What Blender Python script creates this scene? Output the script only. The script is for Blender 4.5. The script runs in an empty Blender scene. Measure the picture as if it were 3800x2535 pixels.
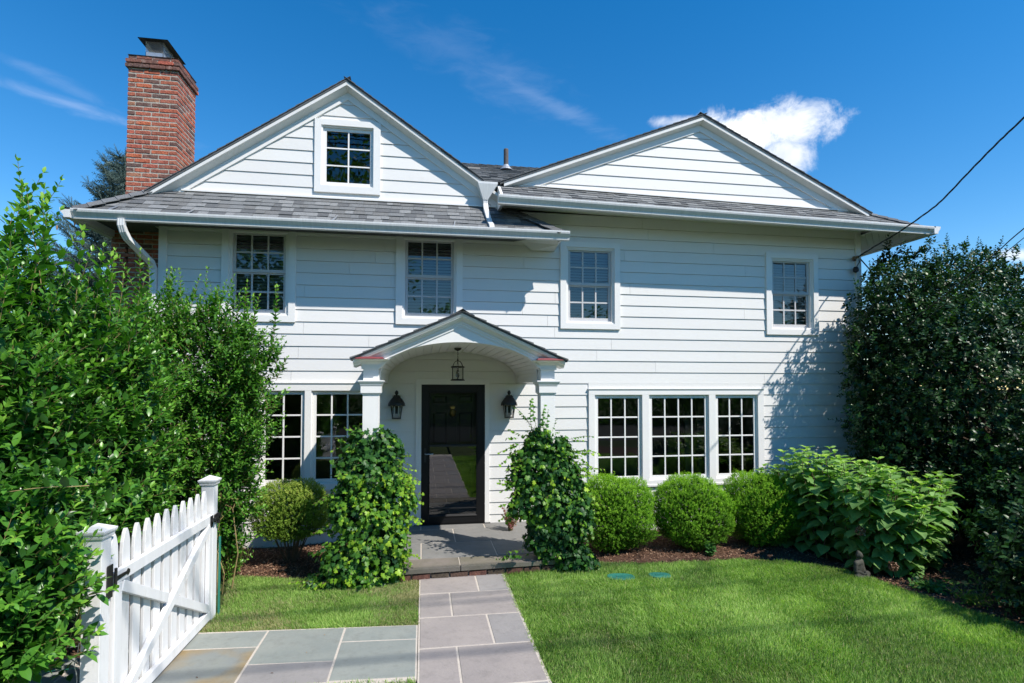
import bpy, math, random
import numpy as np
from mathutils import Matrix, Vector, Euler

random.seed(7); rng = np.random.default_rng(11)
SC = bpy.context.scene
COL = SC.collection
R = math.radians

# ------------------------------------------------------------------ camera, sky, sun, exposure
cam = bpy.data.cameras.new("camera"); cam.lens = 19.165; cam.sensor_width = 36; cam.shift_y = 0.02947
cam.clip_end = 3000; cam.clip_start = 0.05
camo = bpy.data.objects.new("camera", cam); COL.objects.link(camo)
camo.location = (0, -8.1, 2.10); camo.rotation_euler = (R(91.798), 0, R(-9.265))
SC.camera = camo
SC.render.engine = 'CYCLES'
SC.view_settings.view_transform = 'Standard'; SC.view_settings.look = 'None'
SC.view_settings.gamma = 1; SC.view_settings.use_curve_mapping = False
SC.view_settings.exposure = 0.40
SH, SK = 1.03, 1.65                       # sun direction = (SH, -1, SK)
sund = Vector((SH, -1, SK)).normalized()
SUN_EL = math.asin(sund.z); SUN_AZ = math.atan2(sund.x, sund.y)
sl = bpy.data.lights.new("sun", 'SUN'); sl.energy = 5.0; sl.angle = R(0.6); sl.color = (1.0, 0.94, 0.86)
so = bpy.data.objects.new("sun", sl); COL.objects.link(so)
so.rotation_euler = (-sund).to_track_quat('-Z', 'Y').to_euler(); so.location = (20, -20, 30)

world = bpy.data.worlds.new("World"); SC.world = world; world.use_nodes = True
nt = world.node_tree; nt.nodes.clear()
def wn(t, **k):
    n = nt.nodes.new(t)
    for a, b in k.items(): setattr(n, a, b)
    return n
def wmath(op, a, b=None, clamp=False):
    n = wn('ShaderNodeMath', operation=op); n.use_clamp = clamp
    for i, v in enumerate((a, b)):
        if v is None: continue
        if isinstance(v, (int, float)): n.inputs[i].default_value = v
        else: nt.links.new(v, n.inputs[i])
    return n.outputs[0]
sky = wn('ShaderNodeTexSky', sky_type='NISHITA'); sky.sun_disc = False
sky.sun_elevation = SUN_EL; sky.sun_rotation = SUN_AZ
sky.air_density = 1.0; sky.dust_density = 0.0; sky.ozone_density = 1.6; sky.altitude = 50
tc = wn('ShaderNodeTexCoord')
def wdot(v):
    n = wn('ShaderNodeVectorMath', operation='DOT_PRODUCT'); nt.links.new(tc.outputs['Generated'], n.inputs[0])
    n.inputs[1].default_value = v; return n.outputs['Value']
def wnoise(scale, detail, stretch=(1, 1, 1), rough=0.6, dist=0.0, rot=(0, 0, 0)):
    m = wn('ShaderNodeMapping'); nt.links.new(tc.outputs['Generated'], m.inputs['Vector'])
    m.inputs['Scale'].default_value = stretch; m.inputs['Rotation'].default_value = rot
    n = wn('ShaderNodeTexNoise'); nt.links.new(m.outputs[0], n.inputs['Vector'])
    n.inputs['Scale'].default_value = scale; n.inputs['Detail'].default_value = detail
    n.inputs['Roughness'].default_value = rough; n.inputs['Distortion'].default_value = dist
    return n.outputs['Fac']
def basis(c, d):
    c = Vector(c).normalized(); d = Vector(d); u = (d - c * d.dot(c)).normalized(); v = u.cross(c)
    if v.z < 0: v = -v
    return c, u, v
def blob(c, d, ru, rv, noise, amt, lo, hi, offs=(0, 0)):
    """soft cloud of angular half-size ru x rv round direction c, edges broken by noise"""
    c, u, v = basis(c, d)
    du = wmath('DIVIDE', wmath('SUBTRACT', wdot(u), offs[0]), ru); dv = wmath('DIVIDE', wmath('SUBTRACT', wdot(v), offs[1]), rv)
    r2 = wmath('ADD', wmath('MULTIPLY', du, du), wmath('MULTIPLY', dv, dv))
    base = wmath('SUBTRACT', 1.0, wmath('SQRT', r2))
    f = wmath('ADD', base, wmath('MULTIPLY', wmath('SUBTRACT', noise, 0.5), amt))
    mr = wn('ShaderNodeMapRange', interpolation_type='SMOOTHSTEP'); nt.links.new(f, mr.inputs[0])
    mr.inputs[1].default_value = lo; mr.inputs[2].default_value = hi
    front = wmath('GREATER_THAN', wdot(c), 0.3)
    return wmath('MULTIPLY', mr.outputs[0], front), f
n1 = wnoise(17, 12, rough=0.66, dist=0.35)
cx = Vector((0.987, -0.161, 0))
cu1, f1 = blob((0.487, 0.780, 0.402), cx, .120, .042, n1, 2.2, 0.0, 0.80)
cu2, f2 = blob((0.545, 0.733, 0.402), cx, .085, .046, n1, 2.1, 0.0, 0.75)
cu3, f3 = blob((0.548, 0.752, 0.362), cx, .050, .032, n1, 2.0, 0.0, 0.8)
cu5, f5 = blob((0.415, 0.806, 0.428), cx, .085, .014, n1, 2.0, 0.05, 1.1)
cu4, f4 = blob((0.777, 0.603, 0.178), cx, .040, .012, n1, 1.2, 0.05, 0.9)
cum = wmath('MAXIMUM', wmath('MAXIMUM', wmath('MAXIMUM', cu1, wmath('MULTIPLY', cu5, .7)), cu2), wmath('MAXIMUM', cu3, wmath('MULTIPLY', cu4, .75)))
ns = wnoise(14, 9, stretch=(1.0, 1.0, 3.5), rough=0.6, dist=0.5, rot=(0, R(25), 0))
ci = []
for c, d, ru, rv, a in (((-0.4678, 0.7963, 0.3782), (0.1129, 0.0627, -0.012), .16, .011, .26),
                        ((-0.4765, 0.782, 0.401), (0.0842, 0.0527, -0.022), .12, .012, .14),
                        ((0.185, 0.860, 0.476), (0.26, 0.0, -0.11), .22, .022, .17),
                        ((0.12, 0.855, 0.503), (0.2, 0.0, -0.08), .16, .055, .09),
                        ((0.04, 0.845, 0.533), (0.22, 0.02, -0.06), .20, .045, .07)):
    m, _ = blob(c, d, ru, rv, ns, 2.2, 0.0, 1.5); ci.append(wmath('MULTIPLY', m, a))
cir = ci[0]
for m in ci[1:]: cir = wmath('MAXIMUM', cir, m)
# broken high cloud elsewhere in the sky dome (behind the camera too)
hi = wnoise(2.2, 8, stretch=(1, 1, 2.6), rough=0.62, dist=0.6)
mr = wn('ShaderNodeMapRange', interpolation_type='SMOOTHSTEP'); nt.links.new(hi, mr.inputs[0]); mr.inputs[1].default_value = .60; mr.inputs[2].default_value = .85
sxyz = wn('ShaderNodeSeparateXYZ'); nt.links.new(tc.outputs['Generated'], sxyz.inputs[0])
back = wmath('LESS_THAN', sxyz.outputs[1], 0.15)
cir = wmath('MAXIMUM', cir, wmath('MULTIPLY', wmath('MULTIPLY', mr.outputs[0], .5), back))
hs = wn('ShaderNodeHueSaturation'); hs.inputs['Saturation'].default_value = 1.44; hs.inputs['Value'].default_value = 2.35
nt.links.new(sky.outputs[0], hs.inputs['Color'])
mixc = wn('ShaderNodeMixRGB'); nt.links.new(cir, mixc.inputs[0]); nt.links.new(hs.outputs[0], mixc.inputs[1])
mixc.inputs[2].default_value = (10.0, 11.5, 15.0, 1)
cshade = wn('ShaderNodeValToRGB'); nt.links.new(wnoise(8, 5, rough=.55), cshade.inputs[0])
cshade.color_ramp.elements[0].position = .36; cshade.color_ramp.elements[0].color = (.62, .68, .80, 1)
cshade.color_ramp.elements[1].position = .56; cshade.color_ramp.elements[1].color = (1, 1, 1, 1)
cmul = wn('ShaderNodeMixRGB', blend_type='MULTIPLY'); cmul.inputs[0].default_value = 1; nt.links.new(cshade.outputs[0], cmul.inputs[1]); cmul.inputs[2].default_value = (16.5, 16.7, 17.0, 1)
mix2 = wn('ShaderNodeMixRGB'); nt.links.new(cum, mix2.inputs[0]); nt.links.new(mixc.outputs[0], mix2.inputs[1]); nt.links.new(cmul.outputs[0], mix2.inputs[2])
bg = wn('ShaderNodeBackground'); bg.inputs['Strength'].default_value = 0.060
nt.links.new(mix2.outputs[0], bg.inputs[0])
wo = wn('ShaderNodeOutputWorld'); nt.links.new(bg.outputs[0], wo.inputs[0])

# ------------------------------------------------------------------ materials
def mat(name, base, rough=.5, spec=.5, metal=0.0, noise=0.0, nscale=8, bump=0.0, bscale=60, col2=None, trans=0.0, coat=0.0, stretch=None, coord='Object'):
    m = bpy.data.materials.new(name); m.use_nodes = True; t = m.node_tree; p = t.nodes['Principled BSDF']
    p.inputs['Base Color'].default_value = (*base, 1); p.inputs['Roughness'].default_value = rough
    p.inputs['Specular IOR Level'].default_value = spec; p.inputs['Metallic'].default_value = metal
    if coat: p.inputs['Coat Weight'].default_value = coat
    tcn = t.nodes.new('ShaderNodeTexCoord'); src = tcn.outputs[coord]
    if stretch:
        mp = t.nodes.new('ShaderNodeMapping'); t.links.new(src, mp.inputs[0]); mp.inputs['Scale'].default_value = stretch; src = mp.outputs[0]
    if noise or col2:
        n = t.nodes.new('ShaderNodeTexNoise'); t.links.new(src, n.inputs[0]); n.inputs['Scale'].default_value = nscale; n.inputs['Detail'].default_value = 6
        n.inputs['Roughness'].default_value = .65
        cr = t.nodes.new('ShaderNodeValToRGB'); t.links.new(n.outputs['Fac'], cr.inputs[0])
        c2 = col2 if col2 else tuple(c * (1 - noise) for c in base)
        cr.color_ramp.elements[0].position = .33; cr.color_ramp.elements[0].color = (*c2, 1)
        cr.color_ramp.elements[1].position = .67; cr.color_ramp.elements[1].color = (*base, 1)
        t.links.new(cr.outputs[0], p.inputs['Base Color'])
    if bump:
        n = t.nodes.new('ShaderNodeTexNoise'); t.links.new(src, n.inputs[0]); n.inputs['Scale'].default_value = bscale; n.inputs['Detail'].default_value = 5
        b = t.nodes.new('ShaderNodeBump'); b.inputs['Strength'].default_value = bump; b.inputs['Distance'].default_value = .01
        t.links.new(n.outputs['Fac'], b.inputs['Height']); t.links.new(b.outputs[0], p.inputs['Normal'])
    return m
def weather(m, amt=.05, grime=(.50, .47, .40), scale=(1.2, 1.2, .5), thr=(.56, .80), gmax=.30, perobj=.05):
    t = m.node_tree; p = t.nodes['Principled BSDF']; old = p.inputs['Base Color'].links[0].from_socket if p.inputs['Base Color'].links else None
    oi = t.nodes.new('ShaderNodeObjectInfo'); mr = t.nodes.new('ShaderNodeMapRange'); t.links.new(oi.outputs['Random'], mr.inputs[0]); mr.inputs[3].default_value = 1 - perobj; mr.inputs[4].default_value = 1.0
    mm = t.nodes.new('ShaderNodeMixRGB'); mm.blend_type = 'MULTIPLY'; mm.inputs[0].default_value = 1
    if old: t.links.new(old, mm.inputs[1])
    else: mm.inputs[1].default_value = p.inputs['Base Color'].default_value
    t.links.new(mr.outputs[0], mm.inputs[2])
    tcn = t.nodes.new('ShaderNodeTexCoord'); mp = t.nodes.new('ShaderNodeMapping'); t.links.new(tcn.outputs['Object'], mp.inputs[0]); mp.inputs['Scale'].default_value = scale
    n = t.nodes.new('ShaderNodeTexNoise'); t.links.new(mp.outputs[0], n.inputs[0]); n.inputs['Scale'].default_value = 7; n.inputs['Detail'].default_value = 9; n.inputs['Roughness'].default_value = .72
    r2 = t.nodes.new('ShaderNodeMapRange'); t.links.new(n.outputs['Fac'], r2.inputs[0]); r2.inputs[1].default_value = thr[0]; r2.inputs[2].default_value = thr[1]; r2.inputs[4].default_value = gmax
    m2 = t.nodes.new('ShaderNodeMixRGB'); t.links.new(r2.outputs[0], m2.inputs[0]); t.links.new(mm.outputs[0], m2.inputs[1]); m2.inputs[2].default_value = (*grime, 1)
    t.links.new(m2.outputs[0], p.inputs['Base Color']); return m
def leafmat(name, cols, rough=.38, spec=.5, trans=.3, back=None, tsat=(1.0, 1.25, .45)):
    """cols: ramp colours over the per-leaf 'tint' attribute"""
    m = bpy.data.materials.new(name); m.use_nodes = True; t = m.node_tree; p = t.nodes['Principled BSDF']
    at = t.nodes.new('ShaderNodeAttribute'); at.attribute_name = 'tint'
    cr = t.nodes.new('ShaderNodeValToRGB'); t.links.new(at.outputs['Fac'], cr.inputs[0])
    while len(cr.color_ramp.elements) < len(cols): cr.color_ramp.elements.new(.5)
    for i, c in enumerate(cols):
        cr.color_ramp.elements[i].position = i / (len(cols) - 1); cr.color_ramp.elements[i].color = (*c, 1)
    t.links.new(cr.outputs[0], p.inputs['Base Color']); p.inputs['Roughness'].default_value = rough; p.inputs['Specular IOR Level'].default_value = spec
    tr = t.nodes.new('ShaderNodeBsdfTranslucent'); mx = t.nodes.new('ShaderNodeMixShader'); mx.inputs[0].default_value = trans
    mm = t.nodes.new('ShaderNodeMixRGB'); mm.blend_type = 'MULTIPLY'; mm.inputs[0].default_value = 1; t.links.new(cr.outputs[0], mm.inputs[1]); mm.inputs[2].default_value = (tsat[0] * 1.6, tsat[1] * 1.6, tsat[2] * 1.6, 1)
    t.links.new(mm.outputs[0], tr.inputs[0]); t.links.new(p.outputs[0], mx.inputs[1]); t.links.new(tr.outputs[0], mx.inputs[2])
    t.links.new(mx.outputs[0], t.nodes['Material Output'].inputs[0])
    return m
M = {}
M['siding'] = mat('siding_paint', (.745, .735, .715), .55, .3, noise=.035, nscale=2.5, bump=.12, bscale=180, stretch=(.15, 1, 1))
M['trim'] = mat('trim_paint', (.78, .77, .75), .45, .35, noise=.03, nscale=5)
M['soffit'] = mat('soffit_paint', (.69, .69, .67), .5, .3, noise=.05, nscale=6)
M['gutter'] = mat('gutter_aluminium', (.71, .715, .71), .32, .5, noise=.13, nscale=14, stretch=(3, .4, .4))
M['gate'] = mat('gate_paint', (.76, .755, .755), .6, .25, noise=.10, nscale=9, bump=.35, bscale=14, stretch=(1, 1, .12))
M['black'] = mat('black_paint', (.006, .006, .007), .42, .28)
M['iron'] = mat('black_iron', (.012, .012, .013), .45, .5, bump=.3, bscale=60)
M['bronze'] = mat('lantern_bronze', (.018, .014, .011), .55, .4)
M['brass'] = mat('brass', (.45, .33, .12), .35, .5, metal=.9)
M['brassedge'] = mat('worn_brass', (.22, .16, .07), .5, .5, metal=.6)
M['candle'] = mat('candle_sleeve', (.72, .74, .74), .5)
M['mortar'] = mat('mortar', (.47, .44, .38), .9, .1, noise=.35, nscale=30, bump=.8, bscale=50)
M['copper'] = mat('red_copper_flashing', (.23, .055, .06), .45, .4, noise=.3, nscale=12)
M['clay'] = mat('clay_flue', (.42, .14, .07), .8)
M['galv'] = mat('galvanised_steel', (.48, .50, .52), .4, .5, metal=.6, noise=.2, nscale=25)
M['lid'] = mat('blackened_steel', (.035, .035, .033), .5, .5, metal=.3, noise=.4, nscale=8)
M['pipe'] = mat('vent_pipe_grey', (.11, .095, .09), .8, noise=.3, nscale=10)
M['lead'] = mat('lead_boot', (.42, .44, .46), .45, .5, metal=.5)
M['interior'] = mat('interior_wall', (.30, .29, .27), .9, .1)
M['blind'] = mat('blind_white', (.62, .64, .62), .6)
M['screen'] = mat('sash_grey', (.50, .50, .51), .55, .3)
M['wood'] = mat('twig_bark', (.17, .12, .075), .85, .15, noise=.4, nscale=30)
M['wood2'] = mat('privet_stem', (.30, .23, .10), .7, .2, noise=.4, nscale=20)
M['trunk'] = mat('trunk_bark', (.10, .075, .055), .9, .1, noise=.5, nscale=14, bump=.8, bscale=30)
M['stone'] = mat('weathered_cast_stone', (.085, .085, .07), .9, .2, noise=.55, nscale=18, bump=.6, bscale=60)
M['cover'] = mat('green_plastic_lid', (.03, .20, .15), .5, .4, noise=.2, nscale=30, bump=.7, bscale=120)
M['greenwire'] = mat('green_wire', (.02, .18, .13), .5, .5)
M['wire'] = mat('galvanised_wire', (.45, .5, .5), .4, .5, metal=.5)
M['cable'] = mat('cable_rubber', (.018, .018, .02), .55, .4)
M['ceramic'] = mat('brown_insulator', (.09, .05, .035), .5)
M['rope'] = mat('frayed_rope', (.32, .22, .12), .9)
M['deadbloom'] = mat('dry_bloom', (.16, .095, .06), .9, .1, noise=.4, nscale=40)
M['asphalt'] = mat('asphalt', (.05, .05, .052), .9, .2, noise=.3, nscale=8)
def brickmat(name, cols):
    m = mat(name, cols[0], .88, .15, bump=.9, bscale=45); t = m.node_tree; p = t.nodes['Principled BSDF']
    oi = t.nodes.new('ShaderNodeObjectInfo'); tcn = t.nodes.new('ShaderNodeTexCoord'); va = t.nodes.new('ShaderNodeVectorMath'); va.operation = 'ADD'
    t.links.new(tcn.outputs['Object'], va.inputs[0]); cmb = t.nodes.new('ShaderNodeCombineXYZ')
    mlt = t.nodes.new('ShaderNodeMath'); mlt.operation = 'MULTIPLY'; mlt.inputs[1].default_value = 37; t.links.new(oi.outputs['Random'], mlt.inputs[0])
    t.links.new(mlt.outputs[0], cmb.inputs[0]); t.links.new(cmb.outputs[0], va.inputs[1])
    cr = t.nodes.new('ShaderNodeValToRGB'); t.links.new(oi.outputs['Random'], cr.inputs[0])
    while len(cr.color_ramp.elements) < len(cols): cr.color_ramp.elements.new(.5)
    for i, c in enumerate(cols): cr.color_ramp.elements[i].position = i / (len(cols) - 1); cr.color_ramp.elements[i].color = (*c, 1)
    n = t.nodes.new('ShaderNodeTexNoise'); t.links.new(va.outputs[0], n.inputs[0]); n.inputs['Scale'].default_value = 22; n.inputs['Detail'].default_value = 7; n.inputs['Roughness'].default_value = .7
    r2 = t.nodes.new('ShaderNodeValToRGB'); t.links.new(n.outputs['Fac'], r2.inputs[0])
    r2.color_ramp.elements[0].position = .30; r2.color_ramp.elements[0].color = (.42, .42, .46, 1); r2.color_ramp.elements[1].position = .62; r2.color_ramp.elements[1].color = (1.15, 1.1, 1.05, 1)
    mm = t.nodes.new('ShaderNodeMixRGB'); mm.blend_type = 'MULTIPLY'; mm.inputs[0].default_value = 1; t.links.new(cr.outputs[0], mm.inputs[1]); t.links.new(r2.outputs[0], mm.inputs[2])
    n3 = t.nodes.new('ShaderNodeTexNoise'); t.links.new(va.outputs[0], n3.inputs[0]); n3.inputs['Scale'].default_value = 9; n3.inputs['Detail'].default_value = 6
    r3 = t.nodes.new('ShaderNodeMapRange'); t.links.new(n3.outputs['Fac'], r3.inputs[0]); r3.inputs[1].default_value = .60; r3.inputs[2].default_value = .78; r3.inputs[4].default_value = .55
    m4 = t.nodes.new('ShaderNodeMixRGB'); t.links.new(r3.outputs[0], m4.inputs[0]); t.links.new(mm.outputs[0], m4.inputs[1]); m4.inputs[2].default_value = (.42, .33, .29, 1)
    t.links.new(m4.outputs[0], p.inputs['Base Color'])
    return m
M['brick'] = brickmat('brick_red', [(.36, .125, .09), (.44, .14, .09), (.27, .11, .085), (.50, .15, .08), (.39, .125, .09), (.40, .20, .13), (.46, .13, .09), (.31, .115, .09)])
M['brickdark'] = brickmat('brick_smoked', [(.20, .105, .085), (.15, .10, .09), (.24, .11, .085)])
M['brickstep'] = brickmat('brick_step_dark', [(.13, .085, .065), (.20, .09, .07), (.10, .08, .06), (.15, .12, .09)])  # darker brown brick mix for the step riser
def shinglemat(name, c):
    m = mat(name, c, .95, .15); t = m.node_tree; p = t.nodes['Principled BSDF']
    tcn = t.nodes.new('ShaderNodeTexCoord'); n = t.nodes.new('ShaderNodeTexNoise'); t.links.new(tcn.outputs['Object'], n.inputs[0]); n.inputs['Scale'].default_value = 230; n.inputs['Detail'].default_value = 2
    cr = t.nodes.new('ShaderNodeValToRGB'); t.links.new(n.outputs['Fac'], cr.inputs[0])
    cr.color_ramp.elements[0].position = .35; cr.color_ramp.elements[0].color = (*[x * .45 for x in c], 1); cr.color_ramp.elements[1].position = .66; cr.color_ramp.elements[1].color = (*[x * 1.6 for x in c], 1)
    t.links.new(cr.outputs[0], p.inputs['Base Color'])
    b = t.nodes.new('ShaderNodeBump'); b.inputs['Strength'].default_value = .8; b.inputs['Distance'].default_value = .004; t.links.new(n.outputs['Fac'], b.inputs['Height']); t.links.new(b.outputs[0], p.inputs['Normal'])
    return m
M['sh'] = [shinglemat('shingle_%s' % n, c) for n, c in (('light', (.205, .212, .215)), ('mid', (.155, .162, .166)), ('dark', (.11, .115, .12)), ('warm', (.145, .148, .148)))]
def slabmat(name, c, c2, c3=None):
    m = mat(name, c, .75, .25, bump=.35, bscale=35, col2=c2, nscale=2.2)
    if c3:
        t = m.node_tree; p = t.nodes['Principled BSDF']; old = p.inputs['Base Color'].links[0].from_socket
        tcn = t.nodes.new('ShaderNodeTexCoord'); n = t.nodes.new('ShaderNodeTexNoise'); t.links.new(tcn.outputs['Object'], n.inputs[0]); n.inputs['Scale'].default_value = 1.8; n.inputs['Detail'].default_value = 4
        mr = t.nodes.new('ShaderNodeMapRange'); t.links.new(n.outputs['Fac'], mr.inputs[0]); mr.inputs[1].default_value = .42; mr.inputs[2].default_value = .62
        mm = t.nodes.new('ShaderNodeMixRGB'); t.links.new(mr.outputs[0], mm.inputs[0]); t.links.new(old, mm.inputs[1]); mm.inputs[2].default_value = (*c3, 1); t.links.new(mm.outputs[0], p.inputs['Base Color'])
    return m
M['slabA'] = slabmat('bluestone_pinkgrey', (.35, .31, .285), (.29, .26, .245))
M['slabB'] = slabmat('bluestone_grey', (.315, .295, .28), (.265, .25, .242))
M['slabC'] = slabmat('bluestone_green', (.29, .305, .275), (.235, .258, .24))
M['slabD'] = slabmat('bluestone_tan', (.25, .265, .24), (.22, .235, .23), (.30, .22, .11))
M['slabE'] = slabmat('bluestone_porch', (.23, .225, .215), (.175, .178, .172))
M['slabF'] = slabmat('bluestone_edge', (.23, .20, .175), (.15, .14, .10))
M['grout'] = mat('pale_grout', (.56, .50, .43), .9, .1, noise=.2, nscale=40)
M['mulchbed'] = mat('mulch_soil', (.12, .07, .048), .95, .1, noise=.5, nscale=25, bump=1.0, bscale=40)
M['chip'] = leafmat('mulch_chip', [(.08, .045, .03), (.17, .09, .055), (.26, .15, .095), (.42, .29, .20)], rough=.9, spec=.1, trans=0)
M['turf'] = mat('lawn_soil', (.06, .085, .025), .95, .1, noise=.6, nscale=3, bump=.8, bscale=40)
M['grass'] = leafmat('grass_blade', [(.48, .42, .24), (.11, .205, .045), (.185, .315, .068), (.28, .42, .10), (.42, .54, .18)], rough=.6, spec=.2, trans=.30)
M['privet'] = leafmat('privet_leaf', [(.016, .058, .011), (.048, .155, .019), (.108, .28, .032), (.27, .47, .06)], rough=.33, spec=.42, trans=.22)
M['privet_far'] = leafmat('privet_leaf_small', [(.018, .062, .011), (.054, .165, .020), (.118, .295, .034), (.28, .48, .07)], rough=.38, spec=.32, trans=.22)
M['box'] = leafmat('boxwood_leaf', [(.035, .09, .012), (.08, .19, .016), (.14, .30, .02), (.24, .42, .03)], rough=.6, spec=.12, trans=.3)
M['boxdry'] = leafmat('boxwood_leaf_dry', [(.045, .085, .016), (.10, .18, .022), (.17, .27, .035), (.32, .38, .08)], rough=.6, spec=.12, trans=.25)
M['ivy'] = leafmat('ivy_leaf', [(.018, .055, .022), (.032, .105, .025), (.07, .19, .025), (.18, .34, .025), (.34, .50, .04)], rough=.42, spec=.22, trans=.28)
M['hyd'] = leafmat('hydrangea_leaf', [(.095, .205, .055), (.15, .285, .08), (.22, .375, .115), (.38, .55, .09)], rough=.55, spec=.22, trans=.25)
M['holly'] = leafmat('holly_leaf', [(.009, .028, .009), (.018, .052, .014), (.036, .095, .020), (.11, .24, .035)], rough=.40, spec=.30, trans=.12)
M['needle'] = leafmat('spruce_needle', [(.035, .065, .055), (.06, .10, .085), (.10, .15, .135)], rough=.6, spec=.3, trans=.05)
M['cone'] = mat('spruce_cone', (.34, .21, .11), .8)
M['tree'] = leafmat('street_tree_leaf', [(.03, .08, .02), (.06, .14, .03), (.10, .21, .045)], rough=.5, spec=.3, trans=.5)
M['weed'] = leafmat('vine_leaf', [(.03, .10, .03), (.06, .17, .04), (.10, .22, .06)], rough=.5, spec=.3, trans=.3)
M['pink'] = leafmat('dry_flower', [(.25, .14, .10), (.35, .12, .14), (.12, .16, .05)], rough=.7, spec=.1, trans=.3)
weather(M['siding'], perobj=.045, gmax=.16); weather(M['gate'], grime=(.36, .35, .30), scale=(1, 1, .35), thr=(.55, .72), gmax=.42, perobj=.06); weather(M['gutter'], grime=(.40, .38, .33), scale=(.6, 1, 2), gmax=.30, perobj=.03)
for k_ in ('slabA', 'slabB', 'slabC', 'slabD', 'slabE', 'slabF'): weather(M[k_], grime=(.12, .11, .095), scale=(1.4, 1.4, 1.4), thr=(.50, .78), gmax=.40, perobj=.11)
def glassmat(name, ior, tint, rough=0.0):
    m = bpy.data.materials.new(name); m.use_nodes = True; t = m.node_tree; t.nodes.clear()
    o = t.nodes.new('ShaderNodeOutputMaterial'); mx = t.nodes.new('ShaderNodeMixShader'); f = t.nodes.new('ShaderNodeFresnel'); f.inputs[0].default_value = ior
    a = t.nodes.new('ShaderNodeBsdfTransparent'); a.inputs[0].default_value = (*tint, 1); g = t.nodes.new('ShaderNodeBsdfGlossy'); g.inputs['Roughness'].default_value = rough
    tcn = t.nodes.new('ShaderNodeTexCoord'); n = t.nodes.new('ShaderNodeTexNoise'); t.links.new(tcn.outputs['Object'], n.inputs[0]); n.inputs['Scale'].default_value = 1.7
    b = t.nodes.new('ShaderNodeBump'); b.inputs['Strength'].default_value = .04; b.inputs['Distance'].default_value = .02; t.links.new(n.outputs['Fac'], b.inputs['Height']); t.links.new(b.outputs[0], g.inputs['Normal'])
    t.links.new(f.outputs[0], mx.inputs[0]); t.links.new(a.outputs[0], mx.inputs[1]); t.links.new(g.outputs[0], mx.inputs[2]); t.links.new(mx.outputs[0], o.inputs[0])
    return m
M['glass'] = glassmat('window_glass', 1.95, (.60, .64, .63))
M['stormglass'] = glassmat('storm_door_glass', 2.35, (.30, .30, .31))
M['lampglass'] = glassmat('lantern_glass', 1.5, (.92, .92, .90))

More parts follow.
